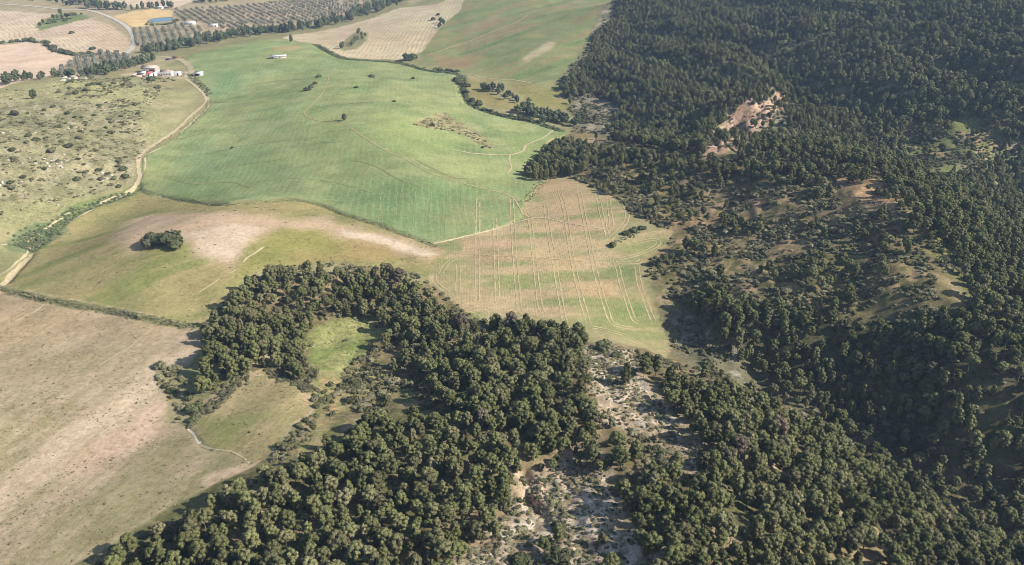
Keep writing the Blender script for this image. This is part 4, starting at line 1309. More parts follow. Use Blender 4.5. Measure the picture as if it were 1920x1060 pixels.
# grey, dried-out pines that stand out of the green
for u, v, s, lb in [(958, 612, 1.0, 'bare greyish pink dead pine at the top of the central stand'), (748, 522, 0.9, 'dry reddish pine at the upper edge of the copse'),
                    (905, 790, 0.75, 'dry pinkish pine among green ones left of the bald ridge'), (1455, 815, 0.95, 'grey thin pine high on the sunlit spur'), (1385, 845, 0.8, 'grey dry pine in the upper left of the sunlit spur'),
                    (862, 610, 0.9, 'thin grey pine where the copse meets the striped field')]:
    x, y, z = at(u, v + 16)
    DEAD.grow(x, y, s, u * 0.7, lb, 'dead tree')

# ---------------------------------------------------------------- scrub between the trees
def sprinkle(polys, cell, zoff=0.4, base=None):
    """points on the land inside the surveyed outlines; later outlines override earlier ones"""
    allp = np.vstack([land(p) for _, p in polys])
    x0, y0 = allp.min(0); x1, y1 = allp.max(0)
    gx_, gy_ = np.meshgrid(np.arange(max(x0, -900), min(x1, 700), cell), np.arange(y0, min(y1, 1300), cell))
    gx_ = (gx_ + rng.uniform(-0.5, 0.5, gx_.shape) * cell).ravel()
    gy_ = (gy_ + rng.uniform(-0.5, 0.5, gy_.shape) * cell).ravel()
    k_ = np.abs(gx_) < half_width(gy_) * 0.97
    gx_, gy_ = gx_[k_], gy_[k_]
    gz_ = ground_z(gx_, gy_)
    q, _ = project(np.stack([gx_, gy_, gz_ + zoff], 1))
    dn = np.zeros(len(gx_))
    for d_, pl in polys:
        dn[in_poly(q[:, 0], q[:, 1], pl)] = d_
    cl_ = fbm(gx_ / 9, gy_ / 9, 401, 3)
    kk = rng.random(len(gx_)) < dn * np.clip((cl_ - 0.3) * 4.0, 0, 1.6)
    return gx_[kk], gy_[kk], gz_[kk], q[kk]

SCRUB_AREAS = [
    (0.35, [(1185, -60), (1110, 70), (1050, 150), (1075, 235), (1300, 272), (1640, 296), (1905, 392), (2100, 440), (2100, -60)]),
    (0.9, [(1700, 222), (1800, 198), (1890, 226), (1885, 296), (1760, 334), (1695, 284)]),
    (0.5, [(1075, 170), (1130, 162), (1165, 185), (1168, 250), (1075, 250)]),
    (1.0, [(985, 312), (1040, 262), (1300, 290), (1640, 320), (1705, 400), (1770, 560), (1600, 590), (1450, 560), (1300, 560), (1215, 505), (1262, 432), (1180, 400), (1100, 345), (1020, 335)]),
    (0.25, [(1560, 335), (1640, 320), (1675, 350), (1685, 395), (1620, 395), (1560, 365)]),
    (0.8, [(1220, 480), (1300, 480), (1330, 530), (1290, 570), (1250, 560), (1212, 520)]),
    (0.9, [(1655, 302), (1790, 338), (1905, 398), (2100, 480), (2100, 750), (1920, 650), (1835, 600), (1770, 510), (1715, 410)]),
    (0.95, [(1290, 560), (1330, 525), (1450, 555), (1600, 590), (1760, 570), (1850, 610), (2100, 700), (2100, 1060), (1830, 930), (1690, 850), (1540, 765), (1430, 690)]),
    (0.6, [(1240, 590), (1300, 600), (1440, 700), (1610, 800), (1600, 825), (1400, 715), (1250, 650)]),
    (0.5, [(375, 600), (440, 545), (500, 500), (640, 490), (775, 510), (905, 600), (1050, 600), (1100, 640), (1140, 830), (1000, 850), (860, 870), (640, 830), (520, 870), (150, 1062), (60, 1250), (830, 1250), (985, 960), (990, 880), (860, 800), (600, 760), (400, 740)]),
    (0.04, [(586, 608), (630, 596), (705, 602), (730, 618), (690, 655), (645, 695), (590, 695), (565, 675)]),
    (0.95, [(470, 672), (560, 692), (640, 688), (770, 692), (805, 715), (750, 752), (650, 770), (600, 810), (525, 868), (500, 868), (548, 800), (592, 757), (505, 694)]),
    (0.7, [(285, 682), (330, 684), (362, 735), (400, 760), (360, 795), (325, 790), (318, 735), (290, 720)]),
    (0.45, [(1100, 655), (1140, 645), (1190, 662), (1240, 735), (1300, 790), (1318, 840), (1300, 890), (1262, 850), (1200, 800), (1130, 780), (1105, 720)]),
    (0.65, [(980, 880), (1080, 860), (1150, 870), (1180, 960), (1290, 1060), (1290, 1250), (830, 1250), (860, 1050), (920, 1000), (985, 985), (990, 940)]),
    (0.5, [(1180, 655), (1400, 715), (1640, 842), (1925, 1005), (2100, 1100), (2100, 1250), (1290, 1250), (1230, 1060), (1150, 900), (1300, 880), (1320, 830), (1190, 690)]),
    (0.9, [(1105, 770), (1150, 775), (1200, 800), (1262, 850), (1275, 920), (1150, 925), (1090, 870)]),
    (0.35, [(772, 232), (800, 222), (815, 211), (840, 212), (850, 228), (880, 240), (915, 262), (925, 275), (910, 280), (880, 262), (850, 245), (810, 242)]),
]
tilled = [NAMES.index(k) for k in ('bare_field', 'fallow_field', 'sown_field', 'terrace_field', 'small_terrace_field', 'hill_pasture')]
x, y, z, q = sprinkle(SCRUB_AREAS, 1.7)
k = ~np.isin(region_at(x, y), tilled)
x, y, z, q = x[k], y[k], z[k], q[k]
s = rng.gamma(2.6, 0.19, len(x)) + 0.35
k = in_poly(q[:, 0], q[:, 1], SCRUB_AREAS[3][1])
s = np.where(k, s * 1.05, s)
qx, qy = project(np.stack([x, y, z], 1))[0].T
k = in_poly(qx, qy, SCRUB_AREAS[13][1]) | in_poly(qx, qy, SCRUB_AREAS[14][1]) | in_poly(qx, qy, SCRUB_AREAS[17][1])
s = np.where(k, 0.2 + s * 0.42, s)
pale = (k & (rng.random(len(x)) < 0.72)) | (rng.random(len(x)) < 0.3)
WEED.grow(*at(1010, 1020)[:2], 1.0, 0, 'tuft of dry grass on the pale slope at the foot of the picture', 'grass tuft', None, 0)
WEED.grow(*at(1170, 720)[:2], 1.0, 0, 'tuft of dry grass on the bald ridge', 'grass tuft', None, 1)
sp_ = s[pale]
scatter('dry_slope_grass', WEED, np.stack([x, y, z], 1)[pale], rng.uniform(0, 6.28, pale.sum()), np.stack([sp_ * 1.2, sp_ * 1.2, sp_ * 0.75], 1), rng.integers(0, 2, pale.sum()), False)
x, y, z, s = x[~pale], y[~pale], z[~pale], s[~pale]
xb, yb, zb, qb = sprinkle([(0.55, SCRUB_AREAS[13][1]), (0.6, SCRUB_AREAS[14][1])], 1.0, 0.1)
sb_ = rng.gamma(2.2, 0.07, len(xb)) + 0.1
SCRUB.grow(*at(620, 724)[:2], 1.3, 0.4, 'pale green scrub bush in the rough clearing right of the small tan field', 'bush', None, 0)
SCRUB.grow(*at(655, 735)[:2], 1.1, 1.4, 'low scrub bush in the rough clearing nearest the pines', 'bush', None, 1)
SCRUB.grow(*at(560, 800)[:2], 1.2, 2.4, 'scrub bush at the tan edge of the small field', 'bush', None, 2)
scatter('hillside_scrub', SCRUB, np.stack([x, y, z], 1), rng.uniform(0, 6.28, len(x)), np.stack([s, s, s * rng.uniform(0.7, 1.1, len(x))], 1), rng.integers(0, 3, len(x)), False)
scatter('dwarf_scrub', SCRUB, np.stack([xb, yb, zb], 1), rng.uniform(0, 6.28, len(xb)), np.stack([sb_ * 1.3, sb_ * 1.3, sb_ * 0.8], 1), rng.integers(0, 3, len(xb)), False)
print('pines', np_, 'scrub', len(x))

# ---------------------------------------------------------------- left hill: bushes, stones
HILL_BUSHES = [(330, 715, 2.4), (205, 792, 3.0), (295, 852, 3.2), (385, 828, 3.2), (345, 800, 2.0), (440, 780, 2.2), (70, 846, 2.4), (75, 892, 2.2), (160, 766, 2.2), (150, 802, 1.8), (435, 1012, 2.6), (490, 970, 2.0), (555, 960, 2.2),
               (565, 1010, 2.2), (670, 912, 2.6), (692, 957, 3.0), (705, 996, 2.8), (665, 936, 2.0), (640, 1006, 2.2), (330, 910, 2.0), (540, 850, 1.8), (85, 642, 3.4), (705, 885, 1.6), (715, 455, 4.2), (888, 494, 2.8), (512, 438, 3.4),
               (404, 462, 3.2), (500, 480, 2.4), (560, 478, 2.6), (480, 510, 2.2), (430, 525, 2.4), (640, 470, 2.4), (690, 480, 2.2), (850, 452, 4.6), (825, 520, 2.4), (560, 595, 2.0), (690, 600, 2.2), (760, 590, 2.4), (780, 640, 2.0),
               (300, 600, 2.0), (250, 620, 1.8), (380, 640, 2.2), (420, 660, 1.8), (530, 650, 1.8), (480, 690, 1.6), (620, 690, 1.8), (680, 655, 1.8), (230, 700, 1.8), (130, 690, 2.0), (255, 740, 1.6), (260, 780, 1.8), (450, 740, 1.6),
               (520, 740, 1.8), (595, 720, 1.6), (720, 745, 1.8), (250, 950, 1.8), (130, 1000, 2.0), (180, 1010, 1.6), (60, 1030, 2.0), (610, 980, 1.8), (440, 895, 1.6), (700, 700, 1.5), (400, 720, 1.6), (760, 700, 1.5), (670, 1050, 2.0)]
for i, (zx, zy, r_) in enumerate(HILL_BUSHES):
    u, v = zx / 3, zy / 3 + 1
    x_, y_, z_ = at(u, v)
    if v > 200 and u > 205:
        lb, gp = ('dark round bush on the dry hillside close to the farm track', 'bushes on the hillside near the track')
    elif v < 152:
        lb, gp = ('dark bush on the hill crest just below the farm and rocks', 'bushes under the farm')
    elif v < 185:
        lb, gp = ('small bush in the scrubby band along the hill crest', 'bushes along the hill crest')
    elif r_ >= 2.2:
        lb, gp = ('large round green bush among stones on the dry hillside', 'large bushes of the stony hillside')
    else:
        lb, gp = ('small low bush dotted on the dry stony hillside', 'small bushes of the stony hillside')
    BUSH.grow(x_, y_, r_ * 0.95, i * 1.3, lb, 'bush', gp, i % 3, squash=0.8)

M_STONE = simple_mat('pale_stone', (0.42, 0.385, 0.33), 0.35, 0.9, 0.1)
def rock_mesh(seed):
    rg = np.random.default_rng(seed)
    V = ICO_V.copy()
    for k_ in range(7):                              # flat faces broken off all round
        nrm = unit(rg.normal(size=3))
        dd = V @ nrm
        lim = rg.uniform(0.45, 0.8)
        V = V - np.maximum(dd - lim, 0)[:, None] * nrm
    V *= 1 + 0.12 * (rg.random((len(V), 1)) - 0.5)
    V *= rg.uniform(0.75, 1.25, 3) * np.array([1, 1, 0.75])
    o = mesh_np('rock', V, ICO_F, M_STONE, smooth=False)
    me = o.data
    bpy.data.objects.remove(o)
    return me
ROCKS = [rock_mesh(500 + k_) for k_ in range(5)]

def boulder(x_, y_, s_, lb, gp, i):
    o = bpy.data.objects.new('boulder', ROCKS[i % 5])
    col.objects.link(o)
    o.location = (x_, y_, float(ground_z(x_, y_)) + s_ * 0.15)
    o.rotation_euler = (random.uniform(-0.3, 0.3), random.uniform(-0.3, 0.3), i * 1.7)
    o.scale = (s_, s_ * random.uniform(0.7, 1.1), s_ * random.uniform(0.7, 1.1))
    tag(o, lb, 'boulder', gp)
    return o

OUTCROP = [(355, 440, 2.0), (370, 436, 2.4), (385, 430, 2.2), (402, 422, 2.6), (412, 432, 2.8), (425, 440, 2.6), (418, 448, 2.0), (390, 446, 2.0), (345, 452, 1.6), (430, 428, 2.0), (362, 452, 1.6), (470, 448, 1.6), (485, 440, 1.5)]
for i, (zx, zy, s_) in enumerate(OUTCROP):
    x_, y_, _z = at(zx / 3, zy / 3 + 1)
    boulder(x_, y_, s_ * 0.95, 'pale boulder of the rock outcrop on the hill crest left of the farm', 'boulders of the crest outcrop', i)
for i in range(46):
    zx, zy, sp = random.choice([(100, 745, 60), (240, 930, 50), (360, 940, 40), (600, 1015, 40), (40, 1030, 40), (310, 1150, 40), (830, 520, 30), (300, 700, 90), (430, 880, 60), (560, 1010, 40)])
    x_, y_, _z = at((zx + random.gauss(0, sp)) / 3, (zy + random.gauss(0, sp * 0.5)) / 3)
    boulder(x_, y_, random.uniform(0.6, 1.35), 'pale grey boulder lying among the bushes of the dry hillside', 'boulders strewn over the hillside', i)

HILL_AREAS = [(0.35, [(-200, 190), (60, 172), (150, 150), (250, 158), (300, 175), (260, 215), (275, 260), (250, 330), (180, 365), (60, 390), (-200, 450)]),
              (0.05, [(-200, 172), (60, 165), (130, 165), (140, 190), (60, 205), (-200, 215)]),
              (0.9, [(125, 150), (240, 145), (250, 165), (180, 185), (130, 190)]), (0.8, [(180, 195), (250, 180), (275, 205), (265, 225), (200, 225)]),
              (0.8, [(265, 165), (300, 168), (290, 185), (262, 182)]), (0.04, [(230, 170), (262, 160), (262, 185), (250, 180), (180, 195), (160, 190)]), (0.5, [(270, 138), (340, 142), (345, 150), (260, 158)])]
x, y, z, q = sprinkle(HILL_AREAS, 2.3, 0.3)
s = rng.gamma(3.0, 0.16, len(x)) + 0.3
d_ = rng.random(len(x)) < 0.4
scatter('hill_scrub', SCRUB, np.stack([x, y, z], 1)[d_], rng.uniform(0, 6.28, d_.sum()), np.stack([s * 1.1, s * 1.1, s * 0.7], 1)[d_], rng.integers(0, 3, d_.sum()), False)
d_ = ~d_
scatter('hill_grass', WEED, np.stack([x, y, z], 1)[d_], rng.uniform(0, 6.28, d_.sum()), np.stack([s * 1.2, s * 1.2, s * 0.7], 1)[d_], rng.integers(0, 2, d_.sum()), False)
x, y, z, q = sprinkle([(0.12, HILL_AREAS[0][1])], 3.0, 0.2)
geos = []
for k_ in range(len(x)):
    V = np.array([v_.co[:] for v_ in ROCKS[k_ % 5].vertices]) * random.uniform(0.15, 0.6) + np.array([x[k_], y[k_], z[k_] + 0.08])
    geos.append((V, ICO_F))
o = mesh_np('hillside_stones', *join(geos[:900]), M_STONE, smooth=False)
o['kind'] = 'stuff'

# ---------------------------------------------------------------- reeds and rank growth along the ditches
def along(pts, n_, spread, jitter=0.5):
    L, t_ = resample(px_line(pts), 1.0)
    i_ = np.linspace(0, len(L) - 1, n_).astype(int)
    d = unit(np.gradient(L, axis=0))
    nrm = np.stack([d[:, 1], -d[:, 0]], 1)
    off = rng.normal(size=n_) * spread
    return L[i_] + nrm[i_] * off[:, None] + rng.normal(size=(n_, 2)) * jitter

REED.grow(*at(72, 452)[:2], 1.7, 0, 'tall green reed clump in the wet hollow at the left, its biggest', 'reeds', None, 0)
REED.grow(*at(90, 440)[:2], 1.4, 0, 'green reed clump on the upper side of the wet hollow at left', 'reeds', None, 1)
pts = np.vstack([along([(40, 465), (70, 450), (95, 436)], 260, 3.0), along([(90, 438), (110, 424), (140, 402), (170, 390), (200, 380), (240, 364)], 260, 1.5),
                 along([(590, 84), (628, 105), (655, 112), (745, 119), (800, 133), (862, 142), (866, 170), (880, 195), (912, 210), (960, 222), (1000, 230), (1050, 246)], 900, 1.6),
                 along([(352, 140), (375, 158), (392, 180)], 120, 1.6), along([(262, 356), (345, 376), (430, 384), (530, 375), (590, 382), (640, 401), (720, 426), (812, 460)], 420, 0.5, 0.3)])
zz_ = ground_z(pts[:, 0], pts[:, 1])
s = rng.uniform(0.35, 0.85, len(pts)); s[-420:] *= 0.36
scatter('ditch_reeds', REED, np.column_stack([pts, zz_]), rng.uniform(0, 6.28, len(pts)), np.stack([s * 1.3, s * 1.3, s * 0.75], 1), rng.integers(0, 2, len(pts)), False)
pts = np.vstack([along(DITCH_BANK, 700, 0.8, 0.3), along([(0, 82), (40, 78), (75, 80), (102, 94), (145, 104), (235, 102)], 160, 2.0), along([(395, 195), (384, 210), (340, 246), (290, 275), (272, 295)], 220, 1.4),
                 along([(982, 380), (1002, 357), (1020, 340)], 140, 1.2), along([(1150, 455), (1200, 434)], 60, 0.8), along([(280, 500), (330, 470), (400, 452)], 20, 6)])
zz_ = ground_z(pts[:, 0], pts[:, 1])
s = rng.uniform(0.16, 0.45, len(pts))
WEED.grow(*at(86, 561)[:2], 0.9, 0, 'pale grass tuft on the ditch bank near the left edge', 'grass tuft', None, 0)
WEED.grow(*at(260, 593)[:2], 0.9, 0, 'pale grass tuft on the ditch bank towards the copse', 'grass tuft', None, 1)
scatter('bank_grass', WEED, np.column_stack([pts, zz_]), rng.uniform(0, 6.28, len(pts)), np.stack([s * 1.3, s * 1.3, s * 0.7], 1), rng.integers(0, 2, len(pts)), False)

pts = np.vstack([along([(372, 780), (395, 765), (430, 735), (460, 705)], 110, 1.3), along([(505, 695), (540, 712), (588, 735)], 110, 1.6), along([(362, 792), (345, 795)], 30, 1.2)])
s = rng.uniform(0.35, 0.95, len(pts))
scatter('ditch_scrub', SCRUB, np.column_stack([pts, ground_z(pts[:, 0], pts[:, 1])]), rng.uniform(0, 6.28, len(pts)), np.stack([s * 1.2, s * 1.2, s * 0.8], 1), rng.integers(0, 3, len(pts)), False)
# tufts of stubble and weeds over the near fields
TF = [(0.25, [(-300, 548), (0, 545), (85, 563), (205, 584), (300, 603), (372, 616), (345, 690), (290, 684), (318, 738), (322, 788), (420, 730), (505, 692), (588, 748), (508, 850), (400, 912), (200, 1022), (60, 1250), (-300, 1250)]),
      (0.35, [(10, 522), (70, 460), (152, 398), (262, 358), (430, 384), (530, 375), (640, 402), (812, 461), (826, 490), (770, 512), (600, 492), (440, 545), (374, 612), (205, 580), (0, 539)]),
      (0.04, [(235, 430), (290, 402), (490, 402), (600, 408), (760, 445), (820, 486), (600, 430), (445, 485), (420, 505), (330, 450), (240, 478)]),
      (0.5, [(586, 608), (630, 596), (705, 602), (730, 618), (690, 655), (645, 695), (590, 695), (565, 675)])]
x, y, z, q = sprinkle(TF, 1.0, 0.1)
s = rng.gamma(2.0, 0.03, len(x)) + 0.07
scatter('field_tufts', WEED, np.stack([x, y, z], 1), rng.uniform(0, 6.28, len(x)), np.stack([s * 1.6, s * 1.6, s], 1), rng.integers(0, 2, len(x)), False)

# ---------------------------------------------------------------- single trees and shrubs out in the fields
for kd, u, v, s, lb, cat, nm in [
    (BUSH, 288, 457, 5.6, 'round dark shrub on the pink hump, left of the pair', 'shrub', 'shrub'), (BUSH, 304, 459, 5.0, 'dark shrub filling the gap in the middle of the hump thicket', 'shrub', 'shrub'), (BUSH, 322, 461, 6.4, 'broad dark shrub on the pink hump, right and larger of the pair', 'shrub', 'shrub'),
    (BROAD, 64, 186, 0.75, 'lone broad tree on the grassy shoulder of the left hill', 'tree', 'field_tree'), (BROAD, 646, 227, 0.55, 'small lone tree beside the bend of the path in the green field', 'tree', 'field_tree'),
    (BUSH, 697, 145, 3.0, 'small dark bush alone in the upper green field', 'bush', 'bush'), (BUSH, 668, 165, 1.8, 'tiny shrub in the middle of the upper green field', 'bush', 'bush'), (BUSH, 739, 191, 1.5, 'low dark bush on the thin path across the green field', 'bush', 'bush'),
    (BUSH, 576, 170, 3.0, 'lowest bush of the short row beside the path in the green field', 'bush', 'bush'), (BUSH, 583, 165, 2.6, 'second bush from the bottom in the short row on the green field', 'bush', 'bush'),
    (BUSH, 591, 158, 2.4, 'third bush from the bottom in the short row on the green field', 'bush', 'bush'), (BUSH, 598, 145, 2.6, 'topmost bush of the short row, on a scrap of rough grass', 'bush', 'bush'),
    (BROAD, 546, 80, 0.85, 'round tree at the top corner of the green field', 'tree', 'field_tree'), (BUSH, 134, 63, 3.4, 'flat dark bush alone in the striped stubble field', 'bush', 'bush'), (BUSH, 174, 93, 3.6, 'bush at the lower edge of the striped stubble field', 'bush', 'bush'),
    (BUSH, 220, 99, 2.6, 'small bush at the bottom right corner of the striped stubble', 'bush', 'bush'), (BUSH, 435, 278, 1.3, 'dark tuft of weeds in the left of the green field', 'bush', 'bush'), (BROOM, 897, 192, 2.2, 'yellow flowering broom beside the stream', 'bush', 'broom_bush'),
    (BUSH, 810, 236, 2.0, 'grey green bush at the top of the weedy strip in the green field', 'bush', 'bush'), (BUSH, 362, 790, 1.8, 'small dark bush at the head of the white rill', 'bush', 'bush'),
    (BUSH, 300, 690, 2.6, 'pale shrub on the bank at the edge of the dry field', 'bush', 'bush'), (BUSH, 370, 770, 3.0, 'dark shrub in the ditch left of the small tan field', 'bush', 'bush'), (BUSH, 322, 736, 1.8, 'low shrub on the dry bank below the copse', 'bush', 'bush'),
    (BUSH, 1130, 656, 3.6, 'round bush between the striped field and the bald ridge', 'bush', 'bush'), (BUSH, 1155, 668, 2.0, 'low shrub at the top of the bald ridge', 'bush', 'bush'),
    (BUSH, 1148, 462, 2.2, 'dark bush at the lower end of the short hedge in the striped field', 'bush', 'bush'), (BUSH, 1174, 440, 2.2, 'grey bush in the middle of the short hedge in the striped field', 'bush', 'bush'), (BUSH, 1188, 434, 2.5, 'round bush in the upper middle of the short hedge beside the striped field', 'bush', 'bush'),
    (BUSH, 1204, 430, 2.2, 'pale bush at the upper end of the short hedge beside the striped field', 'bush', 'bush'),
    (BUSH, 1045, 1050, 3.0, 'round bush on the pale slope at the very foot of the picture', 'bush', 'bush'), (BUSH, 975, 1058, 2.6, 'green bush on the pale slope just left of the round one', 'bush', 'bush'), (BUSH, 1045, 992, 2.2, 'spreading grey green shrub on the pale slope', 'bush', 'bush')]:
    x_, y_, _z = at(u, v)
    kd.grow(x_, y_, s, u * 0.31, lb, cat, None, None, nm, 0.1, 0.85 if kd is BUSH else 1)

def row_of(kd, name, cat, pts, n_, spread, smin, smax, lb, gp, squash=1.0, parts=None):
    lb0, gp0 = lb, gp
    for i_, (x_, y_) in enumerate(along(pts, n_, spread, 1.0)):
        if parts:
            w_ = parts[min(len(parts) - 1, i_ * len(parts) // n_)]
            lb, gp = f'{lb0} {w_}', f'{gp0} {w_}'
        kd.grow(float(x_), float(y_), random.uniform(smin, smax), random.uniform(0, 6.28), lb, cat, gp, None, name, 0.1, squash)

row_of(BROAD, 'riverside_tree', 'tree', [(268, 98), (300, 97), (330, 92), (370, 82), (420, 71), (480, 64), (540, 59)], 105, 8.0, 0.6, 1.1, 'dense green tree of the riverside belt', 'trees of the riverside belt', 1.0, ['at its end by the road bend', 'just below the roadside olive grove', 'below the pond and first white shed', 'below the small white hut', 'along the top left edge of the wheat', 'near the round tree at the wheat corner'])
row_of(BROAD, 'riverside_tree', 'tree', [(545, 58), (600, 50), (640, 38), (690, 22), (720, 12), (752, 2)], 85, 9.0, 0.75, 1.3, 'green tree of the upper riverside belt', 'trees of the upper riverside belt', 1.0, ['above the round corner tree', 'along the lower side of the ploughed field', 'halfway up the ploughed field', 'beside the far olive grove tip', 'at the top edge of the view'])
row_of(BROAD, 'riverside_tree', 'tree', [(165, 143), (185, 140), (210, 134), (235, 128), (262, 120), (290, 114)], 34, 4.5, 0.7, 1.15, 'leafy green tree in the belt behind the farm', 'trees of the belt behind the farm', 1.0, ['at its end by the rock outcrop', 'in its middle', 'at its end by the road'])
row_of(BROAD, 'riverside_tree', 'tree', [(88, 147), (115, 144), (150, 144)], 8, 2.5, 0.5, 0.8, 'dark tree behind the rock outcrop of the hill crest', 'trees behind the rock outcrop')
row_of(BROAD, 'riverside_tree', 'tree', [(0, 160), (18, 156), (34, 152)], 8, 4.0, 0.7, 1.0, 'dark tree at the left edge below the bare stubble field', 'trees under the bare stubble field')
row_of(BROAD, 'riverside_tree', 'tree', [(48, 152), (60, 150), (76, 150)], 3, 2.0, 0.5, 0.7, 'small tree along the lower edge of the bare stubble field', 'small trees along the bare stubble field')
row_of(BROAD, 'riverside_tree', 'tree', [(138, 6), (160, 10), (190, 17), (210, 19), (236, 18)], 24, 7.0, 0.9, 1.4, 'dark tree of the wood at the top left beyond the road', 'trees of the wood beyond the road')
row_of(BROAD, 'riverside_tree', 'tree', [(248, 20), (275, 18), (300, 14), (318, 16)], 9, 3.0, 0.8, 1.2, 'tree in the thin row above the straw coloured field', 'trees above the straw field')
row_of(BROAD, 'riverside_tree', 'tree', [(365, 4), (400, 6), (440, 0), (480, -4)], 14, 5.0, 0.8, 1.2, 'tree on the top edge of the far olive grove', 'trees above the far olive grove')
row_of(BROAD, 'riverside_tree', 'tree', [(62, 2), (95, 1), (108, 6), (125, 10)], 4, 2.0, 0.7, 0.9, 'bushy tree beside the gravel road at the top left', 'trees beside the gravel road')
row_of(BUSH, 'hedge_bush', 'bush', [(0, 82), (20, 80), (42, 77), (75, 80), (84, 82)], 11, 1.5, 2.2, 4.2, 'bush in the hedge between the two stubble fields, left part', 'bushes of the left hedge', 0.9)
row_of(BUSH, 'hedge_bush', 'bush', [(88, 86), (102, 94), (115, 100), (130, 103), (148, 104), (165, 101)], 15, 2.0, 2.6, 4.6, 'bush in the hedge that runs down to the olive trees', 'bushes of the right hedge', 0.9)
row_of(BUSH, 'stream_bush', 'bush', [(864, 150), (867, 162), (872, 174), (885, 190), (900, 203)], 15, 1.8, 1.8, 4.0, 'grey green bush along the stream at the green field corner', 'bushes along the stream', 0.9)
row_of(BUSH, 'stream_bush', 'bush', [(905, 207), (940, 216), (975, 222), (1000, 226)], 16, 1.0, 1.3, 2.4, 'small bush on the stream bank below the olive brown terrace', 'bushes on the lower stream bank', 0.9)
row_of(BUSH, 'stream_bush', 'bush', [(818, 131), (835, 133), (858, 136)], 8, 1.0, 1.8, 2.8, 'low dark bush of the hedge right of the ploughed field', 'bushes of the short dark hedge', 0.9)
row_of(BROAD, 'copse_tree', 'tree', [(905, 172), (918, 172), (930, 166), (945, 176), (958, 186), (972, 192)], 16, 3.0, 0.45, 0.8, 'grey green tree of the thicket between the two terraces', 'trees of the terrace thicket')
row_of(BROAD, 'copse_tree', 'tree', [(972, 212), (990, 215), (1010, 220), (1035, 226), (1060, 232), (1075, 228)], 26, 4.5, 0.55, 0.95, 'dark tree in the ravine below the terraces', 'trees of the dark ravine')
row_of(BROAD, 'copse_tree', 'tree', [(757, 116), (768, 114), (780, 113)], 5, 1.6, 0.55, 0.9, 'dark tree at the lower corner of the ploughed field', 'trees at the ploughed field corner')
row_of(BROAD, 'copse_tree', 'tree', [(640, 92), (652, 88), (665, 82), (678, 74), (684, 70), (672, 62)], 13, 2.6, 0.4, 0.75, 'tree of the small copse inside the ploughed field', 'trees of the ploughed field copse')
row_of(BROAD, 'copse_tree', 'tree', [(822, 54), (828, 48), (830, 42)], 5, 1.4, 0.5, 0.75, 'dark tree on the boundary of the ploughed field and hill pasture', 'boundary trees of the hill pasture')
for u, v, s, lb in [(812, 38, 3.2, 'round bush near the top of the ploughed field, left of two'), (822, 29, 2.6, 'small bush at the top right of the ploughed field'), (775, 148 - 0, 1.6, 'tiny bush by the top boundary of the green field')]:
    x_, y_, _z = at(u, v)
    BUSH.grow(x_, y_, s, 0.3, lb, 'bush')
for i, (u, v, s) in enumerate([(76, 52, 0.7), (82, 46, 0.7), (92, 45, 0.55), (101, 38, 0.8), (109, 38, 0.7), (116, 30, 1.0), (118, 38, 0.75), (126, 36, 0.8), (133, 37, 0.9), (139, 36, 0.9), (143, 35, 0.8), (154, 32, 0.6)]):
    x_, y_, _z = at(u, v)
    (PINE if i != 5 else PINE).grow(x_, y_, s, i * 1.1, 'stone pine of the little copse inside the striped stubble field' if i != 5 else 'tallest pine of the copse inside the striped stubble field', 'pine tree', 'pines of the stubble field copse' if i != 5 else None, 3 if i in (8, 9, 10, 11) else i % 3, 'stone_pine')
for i, (u, v) in enumerate([(92, 45), (97, 43), (104, 42), (122, 40)]):
    x_, y_, _z = at(u, v)
    BUSH.grow(x_, y_, 3.0, i, 'bush under the pines of the stubble field copse', 'bush', 'bushes under the copse pines')

# ---------------------------------------------------------------- olive groves
def grove(poly, p, q, dx, dy):
    P = land(poly)
    d = direction(p, q)
    e = np.array([d[1], -d[0]])
    c = P.mean(0)
    r_ = np.abs(P - c).max() * 1.5
    out = []
    for i, a in enumerate(np.arange(-r_, r_, dx)):
        for b in np.arange(-r_, r_, dy):
            w = c + e * a + d * b + rng.normal(size=2) * 0.45
            out.append((*w, i))
    out = np.array(out)
    out = out[in_poly(out[:, 0], out[:, 1], P)]
    out[:, 2] -= out[:, 2].min()
    return out

G1 = grove([(250, 56), (345, 47), (380, 51), (374, 69), (338, 76), (300, 88), (258, 90)], (275, 60), (284, 88), 8.2, 11.5)
G2 = grove([(152, 102), (215, 99), (250, 105), (228, 122), (170, 134), (150, 141), (120, 145), (100, 135), (130, 117)], (190, 102), (200, 125), 7.4, 8.6)
G3 = grove([(324, 19), (400, 15), (520, 5), (700, -17), (755, -17), (700, 14), (640, 31), (600, 42), (480, 50), (430, 58), (385, 46), (335, 38)], (345, 22), (385, 46), 8.8, 11.5)
def keep_some(G, f=0.95):
    return G[rng.random(len(G)) < f]
G1, G2, G3 = keep_some(G1), keep_some(G2, 0.9), keep_some(G3)
G3 = G3[np.argsort(np.hypot(G3[:, 0], G3[:, 1]))]
left = max(0, 290 - len(G1) - len(G2))
ORD = ['outermost', 'second', 'third', 'fourth', 'fifth', 'sixth', 'seventh', 'eighth', 'ninth', 'tenth', 'eleventh', 'twelfth', 'thirteenth', 'fourteenth', 'fifteenth'] + ['inner'] * 40
